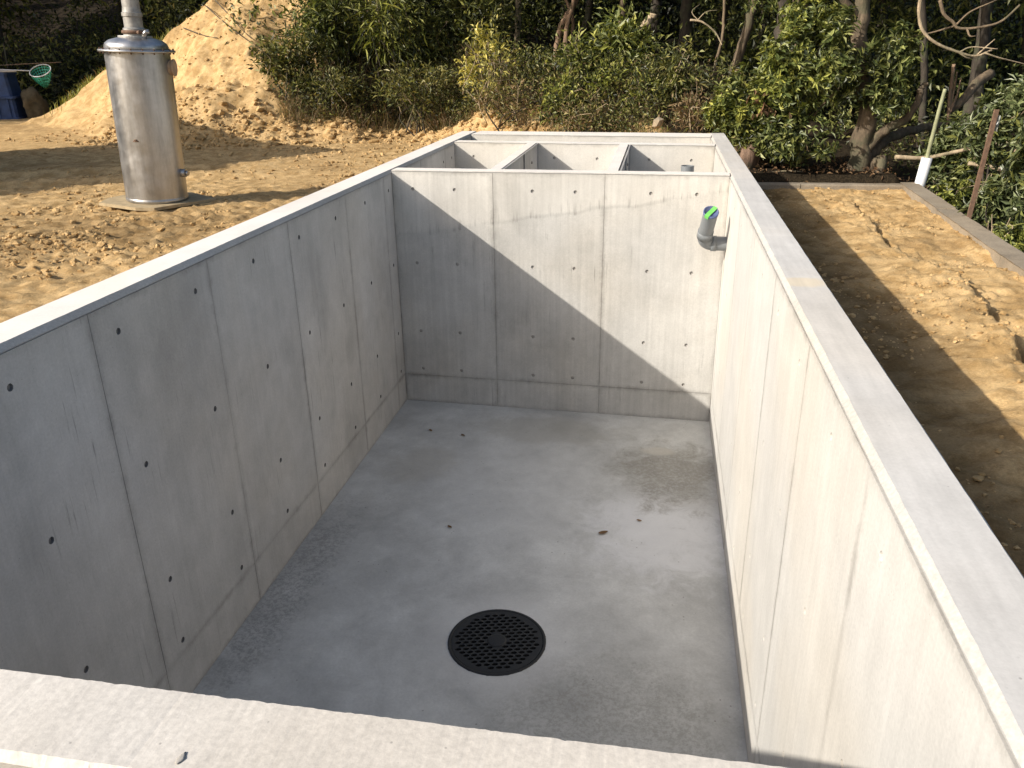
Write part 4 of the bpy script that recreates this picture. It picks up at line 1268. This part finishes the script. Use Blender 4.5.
def tree(label, path, r0, r1, bark, crown=None, ncl=260, L=0.17, Wd=0.07, mat=None, limbs=(), group=G_T, name="tree", smooth=6, seg=12, extra=()):
    path = [Vector(p) for p in path]
    base = path[0].copy()
    root = empty(name, base, label, "tree", group)
    mb = MB(); pts = smooth_path([p - base for p in path], smooth)
    pts = [p + Vector((random.uniform(-1, 1), random.uniform(-1, 1), 0)) * r1 * 0.25 for p in pts]
    rd = taper(r0, r1, len(pts), 0.7); rd[0] *= 1.35
    mb.tube(pts, rd, seg, 0.10)
    mb.build("trunk", bark, root)
    for lp, a_, b_ in limbs:
        m2 = MB(); q = smooth_path([Vector(p) - base for p in lp], 6)
        q = [p + Vector((random.uniform(-1, 1), random.uniform(-1, 1), random.uniform(-1, 1))) * b_ * 0.5 for p in q]
        m2.tube(q, taper(a_, b_, len(q)), 8, 0.10); m2.build("branch", bark, root)
    if crown:
        c, r = crown
        foliage("crown", root, mat or L_DARK, c, r, ncl, 9, L, Wd, mats2=L_GLOSS, frac2=0.3, nl=13, rs=0.36)
    for (c, r, nc, mt) in extra:
        foliage("low_foliage", root, mt, c, r, nc, 8, 0.085, 0.032, rosette=True, mats2=L_DARK, frac2=0.35)
    return root


def P_(px, py, y): return at(px, py, y)


# the big trunk right of the glossy shrub
tb = P_(862, 185, 9.75); tb.z = -0.82
c1, r1 = grow(893, 45, 9.6, 26, 44); c2, r2 = grow(880, 92, 9.45, 28, 22)
tree("big trunk right of the glossy shrub, with leafy sprays hanging beside it",
     [tb, P_(860, 150, 9.75), P_(868, 110, 9.75), P_(858, 60, 9.8), P_(862, 10, 9.85), P_(866, -60, 9.9), P_(850, -200, 10.2)], 0.140, 0.066, M_BARKM,
     ((4.6, 9.6, 3.9), (2.3, 2.0, 1.75)), 800,
     limbs=[([P_(866, 150, 9.75), P_(885, 130, 9.7), P_(905, 120, 9.65), P_(918, 100, 9.6), P_(921, 88, 9.6), P_(928, 83, 9.6)], 0.065, 0.024),
            ([P_(866, 158, 9.8), P_(890, 138, 10.0), P_(920, 128, 10.3), P_(950, 124, 10.6)], 0.07, 0.04),
            ([P_(868, 172, 9.75), P_(880, 160, 9.6), P_(878, 178, 9.5), P_(873, 186, 9.45)], 0.07, 0.05),
            ([P_(864, 20, 9.85), P_(835, -10, 9.7), P_(800, -60, 9.6)], 0.05, 0.02)],
     extra=[(c1, r1, 150, L_GLOSS), (c2, r2, 90, L_GLOSS)])
specs = [
    # base px, py, depth, path to top, r, bark, label
    ((566, 60, 14.6), [(566, 60), (566, 30), (573, 5), (580, -30), (590, -120)], 0.045, M_BARKR, "leftmost of the cluster of slim reddish stems rising from the bank"),
    ((556, 52, 14.7), [(557, 50), (562, 25), (577, -5), (583, -60), (575, -150)], 0.06, M_BARKR, "thickest of the cluster of slim reddish stems rising from the bank"),
    ((570, 45, 14.9), [(571, 45), (573, 20), (563, -10), (560, -80), (555, -150)], 0.035, M_BARKR, "thin leaning stem in the cluster of slim reddish stems"),
    ((580, 40, 15.6), [(580, 40), (588, 15), (592, -10), (600, -90), (610, -150)], 0.075, M_BARKD, "dark trunk just right of the slim reddish stems"),
    ((519, 14, 16.2), [(517, 40), (518, 10), (521, -20), (524, -150)], 0.07, M_BARKP, "pale trunk showing above the yellow-leaved shrub"),
    ((504, 16, 16.6), [(503, 40), (504, 10), (505, -20), (500, -150)], 0.05, M_BARKD, "thin dark trunk left of the pale one above the yellow shrub"),
    ((640, 60, 13.4), [(638, 70), (640, 40), (641, 30), (648, 22), (655, 14)], 0.085, M_BARKP, "short sunlit broken trunk above the leafy mid-green shrub"),
    ((623, 50, 14.4), [(623, 60), (622, 20), (623, -20), (627, -150)], 0.06, M_BARKM, "straight trunk left of the short sunlit broken one"),
    ((682, 70, 15.4), [(685, 80), (685, 30), (689, -10), (694, -150)], 0.13, M_BARKD, "broad dark trunk in shade between the broken trunk and the glossy shrub"),
    ((728, 60, 14.2), [(733, 75), (742, 45), (752, 10), (757, -20), (770, -150)], 0.085, M_BARKM, "leaning trunk behind the left edge of the glossy shrub"),
    ((700, 60, 13.9), [(712, 75), (722, 40), (724, 10), (727, -40), (732, -150)], 0.028, M_BARK, "thin grey stem left of the leaning trunk"),
    ((466, 10, 17.0), [(465, 40), (466, 5), (468, -40), (470, -150)], 0.09, M_BARKD, "dark trunk above the dark bush left of the yellow shrub"),
    ((420, 5, 17.5), [(420, 40), (422, -5), (425, -60), (426, -150)], 0.10, M_BARKD, "dark trunk behind the bamboo-like bush"),
    ((975, 100, 12.0), [(978, 150), (980, 80), (986, 20), (990, -60), (1000, -150)], 0.07, M_BARKD, "dark trunk in the shade behind the rusty stake"),
    ((925, 60, 13.0), [(921, 140), (924, 60), (922, 0), (925, -150)], 0.06, M_BARKD, "dark trunk in the shade above the marker post"),
    ((780, 20, 13.0), [(779, 120), (781, 40), (785, 0), (789, -150)], 0.12, M_BARKD, "dark trunk hidden behind the middle of the glossy shrub"),
]
for i, (b, pth, r, bk, lab) in enumerate(specs):
    y = b[2]
    pts = [P_(px, py, y + 0.02 * k) for k, (px, py) in enumerate(pth)]
    g = hz(pts[0].x, pts[0].y)
    if pts[0].z > g - 0.05: pts.insert(0, Vector((pts[0].x + random.uniform(-.05, .05), pts[0].y, g - 0.12)))
    top = pts[-1]
    crown = None if "broken" in lab else ((top.x - 0.5 + random.uniform(-.5, .5), max(min(top.y - 0.9, 14.2), 13.2), 3.95 + random.uniform(-.15, .4)), (1.9, 1.8, 1.35))
    if crown: pts = [p for p in pts if p.z < 2.6] + [Vector((top.x, b[2], 2.7)), Vector((crown[0][0], crown[0][1], crown[0][2]))]
    tree(lab, pts, r, r * 0.75, bk, crown, 460)
# the wood at far left, behind the mound and the tub
G_L = "dark trees at the far left"
for k, (x, y) in enumerate(((-21, 20), (-18.6, 22.5), (-16.2, 21), (-13.5, 22.6), (-11.2, 21.5), (-8.8, 22.4), (-6.2, 21), (-23.5, 17.5), (-20.5, 24.5))):
    g = hz(x, y)
    lean = random.uniform(-.5, .5)
    tree("dark evergreen tree in the shaded wood beyond the soil mound at the far left", [(x, y, g - .2), (x + lean * .3, y, g + 1.6), (x + lean, y + .3, g + 3.6), (x + lean * 1.3, y + .3, g + 6.0)], 0.17, 0.07, M_BARKD,
         ((x + lean, y - 0.2, g + 4.6), (2.4, 2.2, 3.0)), 520, L=0.24, Wd=0.10, group=G_L,
         extra=[((x + random.uniform(-.6, .6), y - 0.9, g + 1.5), (1.4, 1.0, 1.3), 190, L_DARK)])
G_O = "trees left of the picture"
for k, (x, y) in enumerate(((-16.6, 15.6), (-18.8, 16.6), (-21.0, 15.0), (-23.5, 14.0), (-19.6, 13.2), (-26, 16.0))):
    g = hz(x, y); lean = random.uniform(-.4, .4)
    tree("tall dark evergreen left of the picture, shading the wood's edge behind the tub", [(x, y, g - .2), (x + lean * .3, y, g + 1.6), (x + lean, y, g + 4), (x + lean, y, g + 7)], 0.2, 0.08, M_BARKD,
         ((x + lean, y, g + 4.6), (1.7, 1.7, 3.4)), 560, L=0.26, Wd=0.11, group=G_O)
# trees that close the wood behind, to the right
G_B = "shaded trees at the back of the wood"
for k, (x, y) in enumerate(((-4.5, 19.6), (-2.4, 18.6), (-0.2, 19.5), (1.9, 18.4), (4.2, 19.2), (6.4, 17.6), (8.6, 16.0), (9.6, 13.2), (9.0, 10.2), (6.9, 13.4), (5.4, 15.6), (3.2, 16.4))):
    g = hz(x, y); lean = random.uniform(-.5, .5)
    tree("slim dark tree in deep shade at the back of the wood", [(x, y, g - .2), (x + lean * .3, y, g + 1.2), (x + lean, y, g + 3.0), (x + lean * 1.2, y, g + 5.2)], 0.13, 0.06, M_BARKD,
         ((x + lean, y - .2, g + 4.4), (2.3, 2.1, 2.3)), 480, L=0.22, Wd=0.09, group=G_B)


# dead branches and vines
def branch(name, label, pts, a_, b_, bark, twigs=(), cat="branch", group=None):
    pts = [Vector(p) for p in pts]; c = pts[0].copy()
    mb = MB(); q = smooth_path([p - c for p in pts], 6)
    mb.tube(q, taper(a_, b_, len(q)), 7, 0.10)
    for t in twigs:
        qq = smooth_path([Vector(p) - c for p in t], 5); mb.tube(qq, taper(b_ * 1.1, b_ * 0.35, len(qq)), 5, 0.08)
    o = mb.build(name, bark, None, c); tag(o, label, cat, group)
    return o


Y1 = 9.3
branch("dead_branch", "curved bare pale branch sweeping down at the top right with forked twig ends",
       [P_(921, -6, Y1), P_(919, 14, Y1), P_(923, 31, Y1), P_(936, 43, Y1), P_(955, 51, Y1), P_(975, 56, Y1), P_(992, 50, Y1)], 0.022, 0.010, M_BARKP,
       [[P_(960, 52, Y1), P_(972, 47, Y1), P_(998, 49, Y1 - .1)], [P_(977, 55, Y1), P_(987, 46, Y1), P_(995, 39, Y1)], [P_(958, 52, Y1), P_(968, 58, Y1), P_(980, 57, Y1 + .1)], [P_(985, 53, Y1), P_(1000, 58, Y1), P_(1024, 64, Y1 + .1), P_(1040, 70, Y1 + .1)]])
branch("dead_branch", "forked bare branch crossing the top right corner above the curved one",
       [P_(940, 0, 9.6), P_(944, 14, 9.6), P_(953, 22, 9.6), P_(958, 28, 9.6), P_(975, 28, 9.6), P_(1000, 22, 9.6), P_(1020, 5, 9.6)], 0.020, 0.012, M_BARK,
       [[P_(956, 25, 9.6), P_(970, 12, 9.6), P_(992, 2, 9.6), P_(1010, -6, 9.7)], [P_(967, 29, 9.6), P_(970, 36, 9.5), P_(976, 36, 9.5)], [P_(955, 26, 9.6), P_(930, 33, 9.6), P_(903, 38, 9.6)]])
branch("dead_branch", "long pale branch lying level behind the marker post",
       [P_(895, 157, 9.35), P_(925, 158, 9.35), P_(955, 152, 9.3), P_(985, 146, 9.2), P_(1010, 142, 9.1), P_(1040, 128, 9.0)], 0.026, 0.018, M_BARKP)
branch("dead_branch", "lower brown branch running behind the rusty stake to the frame's edge",
       [P_(968, 163, 8.9), P_(995, 168, 8.8), P_(1020, 177, 8.7), P_(1045, 185, 8.6)], 0.024, 0.018, M_BARKP)
branch("dead_branch", "thick bent sunlit limb in the dark above the right shrubs",
       [P_(950, 110, 10.2), P_(960, 103, 10.2), P_(970, 92, 10.3), P_(978, 82, 10.5), P_(990, 74, 10.7)], 0.045, 0.065, M_BARK)
branch("dead_branch", "upright reddish bare branch beside the thick bent limb", [P_(948, 150, 10.1), P_(949, 108, 10.1), P_(952, 80, 10.1), P_(954, 64, 10.1)], 0.024, 0.020, M_BARKR,
       [[P_(949, 110, 10.1), P_(954, 90, 10.1), P_(957, 72, 10.0)], [P_(950, 112, 10.1), P_(957, 95, 10.1), P_(961, 78, 10.0)]])
branch("dead_branch", "thin pale twig arching in the dark left of the glossy shrub", [P_(690, 20, 12.8), P_(702, 22, 12.8), P_(715, 32, 12.8), P_(722, 45, 12.7)], 0.018, 0.010, M_BARKP,
       [[P_(697, 21, 12.8), P_(706, 12, 12.8), P_(718, 10, 12.8)], [P_(700, 22, 12.8), P_(692, 12, 12.8), P_(700, 4, 12.9)]])
branch("dead_branch", "thin brown stick lying along the ground behind the far kerb", [P_(768, 173, 9.5), P_(790, 171, 9.5), P_(815, 174, 9.5), P_(835, 173, 9.5)], 0.012, 0.008, M_BARKP)
for k, (pts, lab) in enumerate((([(215, 0), (232, 18), (243, 32), (252, 40)], "thin dry vine trailing down the mound beside the bush"), ([(184, 30), (205, 38), (218, 40)], "short dry vine lying on the mound above the cylinder"), ([(206, 8), (228, 26), (246, 40), (252, 46)], "second thin dry vine lower on the mound beside the bush"))):
    P3 = []
    for px, py in pts:
        # walk the sight line to the ground
        best = None
        for yy_ in np.arange(12, 21, 0.05):
            q = at(px, py, yy_)
            if q.z <= hz(q.x, q.y) + 0.03: best = q; break
        if best is not None: best.z = hz(best.x, best.y) + 0.03; P3.append(best)
    if len(P3) >= 2:
        branch("dry_vine", lab, P3 if len(P3) > 2 else [P3[0], (P3[0] + P3[1]) / 2, P3[1]], 0.011, 0.006, M_BARKD, (), "vine")


# weeds and dry grass on the bank
def blades(n, sampler, hmin, hmax, wd, mats, pick, lean=0.5):
    x, y = sampler(n); n = len(x); z = height(x, y, True) - 0.02
    hh = hmin + (hmax - hmin) * rng.random(n) ** 1.4
    th = rng.random(n) * 6.283; ln = lean * rng.random(n)
    dx = np.stack([np.cos(th), np.sin(th), np.zeros(n)], -1)
    sd = np.stack([-np.sin(th + .6), np.cos(th + .6), np.zeros(n)], -1)
    b = np.stack([x, y, z], -1)
    up = np.array([0, 0, 1.0])
    p1 = b + up * (hh * 0.55)[:, None] + dx * (hh * ln * 0.3)[:, None]
    p2 = b + up * (hh * (1 - 0.35 * ln))[:, None] + dx * (hh * ln)[:, None]
    w_ = (wd * rng.uniform(0.6, 1.4, n))[:, None]
    V = np.stack([b - sd * w_, b + sd * w_, p1 - sd * w_ * .8, p1 + sd * w_ * .8, p2], 1)
    o = (np.arange(n) * 5)[:, None]
    F_ = np.concatenate([o + np.array([[0, 1, 3]]), o + np.array([[0, 3, 2]]), o + np.array([[2, 3, 4]])], 1).reshape(-1, 3)
    mi = np.repeat((rng.random(n) < pick).astype(int), 3)
    return V.reshape(-1, 3), F_, mi


def samp_weeds(n):
    x = rng.uniform(-4.6, 4.2, n * 3); d = 0.15 + 2.3 * rng.random(n * 3) ** 1.3
    toe = np.interp(x, [-9, -5.5, -4.5, -2, 0, 2, 3.2, 4.2], [14.2, 12.0, 12.4, 13.0, 11.6, 10.6, 10.6, 10.4])
    y = toe + d
    den = np.clip(fbm(x, y, 1.2, 3, 123) * 2.2 + 0.62, 0.05, 1) * np.clip((x + 4.5) / 0.8, 0.0, 1) * np.clip((d - 0.1) / 0.7, 0.05, 1)
    den *= np.where(x < -0.6, np.clip((d - 0.35) / 0.5, 0, 1) * 1.5, 0.55)
    k = rng.random(n * 3) < den
    return x[k][:n], y[k][:n]


V1, F1, m1 = blades(24000, samp_weeds, 0.05, 0.28, 0.0050, None, 0.5, 1.9)
o = np_mesh("dry_grass", V1, F1, [L_STRAW, L_WEED], None, False, m1)
tag(o, "dry straw and weedy grass covering the bank", "grass", None, 'stuff')


def samp_straw(n):
    x = rng.uniform(-4.3, -0.2, n * 3); d = 0.45 + 1.5 * rng.random(n * 3)
    y = np.interp(x, [-5.5, -4.5, -2, 0, 2], [12.0, 12.4, 13.0, 11.6, 10.6]) + d
    k = rng.random(n * 3) < np.clip(fbm(x, y, 1.6, 3, 140) * 2.5 + 0.6, 0.05, 1)
    return x[k][:n], y[k][:n]


V1, F1, m1 = blades(9000, samp_straw, 0.12, 0.50, 0.0055, None, 0.30, 1.6)
o = np_mesh("straw_stalks", V1, F1, [L_STRAW, L_WEED], None, False, m1)
tag(o, "taller bleached straw stalks at the left end of the bank", "grass", None, 'stuff')


def samp_crest(n):
    t = rng.random(n); x = -11.4 + t * 4.4 + rng.normal(0, .12, n); y = 16.3 + t * 1.2 + rng.normal(0, .3, n) + 0.4
    return x, y


V1, F1, m1 = blades(1800, samp_crest, 0.08, 0.30, 0.007, None, 0.85, 0.7)
o = np_mesh("crest_weeds", V1, F1, [L_STRAW, L_LIGHT], None, False, m1)
tag(o, "small green weeds along the mound's left crest", "grass", None, 'stuff')

# small leaves that fill the low growth of the bank, and the shaded undergrowth behind
def scatter_leaves(n, sampler, zlo, zhi, L, Wd):
    x, y = sampler(n); n = len(x)
    z = height(x, y, False) + zlo + (zhi - zlo) * rng.random(n) ** 1.3
    pos = np.stack([x, y, z], -1); d = rng.normal(size=(n, 3)); nr = rng.normal(size=(n, 3)) * 0.6 + np.array([0, -0.3, 1])
    return leaves_arrays(pos, d, nr, L * rng.uniform(.6, 1.3, n), Wd * rng.uniform(.7, 1.3, n))


V1, F1 = scatter_leaves(20000, samp_weeds, 0.0, 0.45, 0.066, 0.026)
mi = np.repeat(rng.choice(3, len(F1) // 2, p=[.44, .50, .06]), 2)
o = np_mesh("bank_undergrowth", V1, F1, [L_OLIVE, L_DARK, L_STRAW], None, False, mi)
tag(o, "mixed small-leaved undergrowth among the bank's dry grass", "undergrowth", None, 'stuff')


def samp_back(n):
    x = rng.uniform(-6, 11, n); y = rng.uniform(14.6, 20.5, n)
    k = rng.random(n) < np.clip(fbm(x, y, 0.5, 3, 200) * 2 + 0.55, 0.03, 1)
    return x[k], y[k]


V1, F1 = scatter_leaves(56000, samp_back, 0.0, 2.0, 0.13, 0.05)
mi = np.repeat(rng.choice(2, len(F1) // 2, p=[.8, .2]), 2)
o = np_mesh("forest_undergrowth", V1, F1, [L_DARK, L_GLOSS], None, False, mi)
tag(o, "dim leafy undergrowth in the shade of the wood", "undergrowth", None, 'stuff')


def samp_hill(n):
    x = rng.uniform(-14, 18, n); y = rng.uniform(19.5, 28, n)
    return x, y


V1, F1 = scatter_leaves(52000, samp_hill, 0.0, 1.3, 0.22, 0.085)
mi = np.repeat(rng.choice(2, len(F1) // 2, p=[.9, .1]), 2)
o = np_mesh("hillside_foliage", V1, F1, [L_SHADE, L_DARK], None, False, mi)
tag(o, "dark massed foliage on the slope at the back of the wood", "foliage", None, 'stuff')


def samp_right(n):
    x = rng.uniform(4.9, 10.5, n); y = rng.uniform(6.0, 14.5, n)
    k = (rng.random(n) < np.clip(fbm(x, y, 0.6, 3, 210) * 2 + 0.4, 0.03, 1)) & ((y < 9) | (y > 10.8) | (x > 6.5))
    return x[k], y[k]


V1, F1 = scatter_leaves(12000, samp_right, 0.0, 0.55, 0.09, 0.04)
mi = np.repeat(rng.choice(2, len(F1) // 2, p=[.6, .4]), 2)
o = np_mesh("shaded_ground_cover", V1, F1, [L_DARK, L_OLIVE], None, False, mi)
tag(o, "leafy ground cover beyond the right kerb", "ground cover", None, 'stuff')


def samp_left(n):
    x = rng.uniform(-25, -6, n); y = rng.uniform(18.8, 23, n)
    k = (y > np.interp(x, [-25, -16, -12, -6], [15.5, 18.8, 19.6, 20]))
    return x[k], y[k]


V1, F1 = scatter_leaves(22000, samp_left, 0.0, 1.9, 0.16, 0.06)
mi = np.repeat(rng.choice(2, len(F1) // 2, p=[.8, .2]), 2)
o = np_mesh("woodland_undergrowth", V1, F1, [L_DARK, L_OLIVE], None, False, mi)
tag(o, "dark leafy undergrowth at the wood's edge, far left", "undergrowth", None, 'stuff')


def samp_litter(n):
    x = rng.uniform(2.9, 5.6, n); y = rng.uniform(9.05, 10.6, n)
    return x, y


V1, F1 = scatter_leaves(900, samp_litter, 0.002, 0.06, 0.06, 0.028)
o = np_mesh("leaf_litter", V1, F1, [L_DRY], None, False)
tag(o, "dry brown leaf litter under the big trunk", "leaf litter", None, 'stuff')

# ------------------------------------------------------------------ unseen shed added in place of whatever casts the yard's shadow
sh = empty("added_shed", (-10.4, 6.6, -0.5), "tall plain site shed left of the picture whose shadow crosses the yard", "shed")
ax = Vector((-9.96, 2.4)); bx_ = Vector((-7.15, 8.3)); dv = (bx_ - ax).normalized(); nv_ = Vector((-dv.y, dv.x))
cn = [ax, bx_, bx_ + nv_ * 3.3, ax + nv_ * 3.3]
o2d = Vector((-10.4, 6.6))
mb = MB(); v = [(p.x - o2d.x, p.y - o2d.y, -0.2) for p in cn] + [(p.x - o2d.x, p.y - o2d.y, 3.0) for p in cn]
mb.add(v, [(0, 1, 5, 4), (1, 2, 6, 5), (2, 3, 7, 6), (3, 0, 4, 7), (4, 5, 6, 7)])
mb.build("wall", plain("shed_sheet", (0.42, 0.43, 0.42), 0.6, 0.2, 0.15, 3), sh)
mb = MB(); cc = sum(cn, Vector((0, 0))) / 4
v = [((cc + (p - cc) * 1.05 - o2d).x, (cc + (p - cc) * 1.05 - o2d).y, z) for z in (3.002, 3.10) for p in cn]
mb.add(v, [(3, 2, 1, 0), (0, 1, 5, 4), (1, 2, 6, 5), (2, 3, 7, 6), (3, 0, 4, 7), (4, 5, 6, 7)])
mb.build("roof", plain("shed_roof", (0.25, 0.26, 0.27), 0.5, 0.2, 0.15, 3), sh)
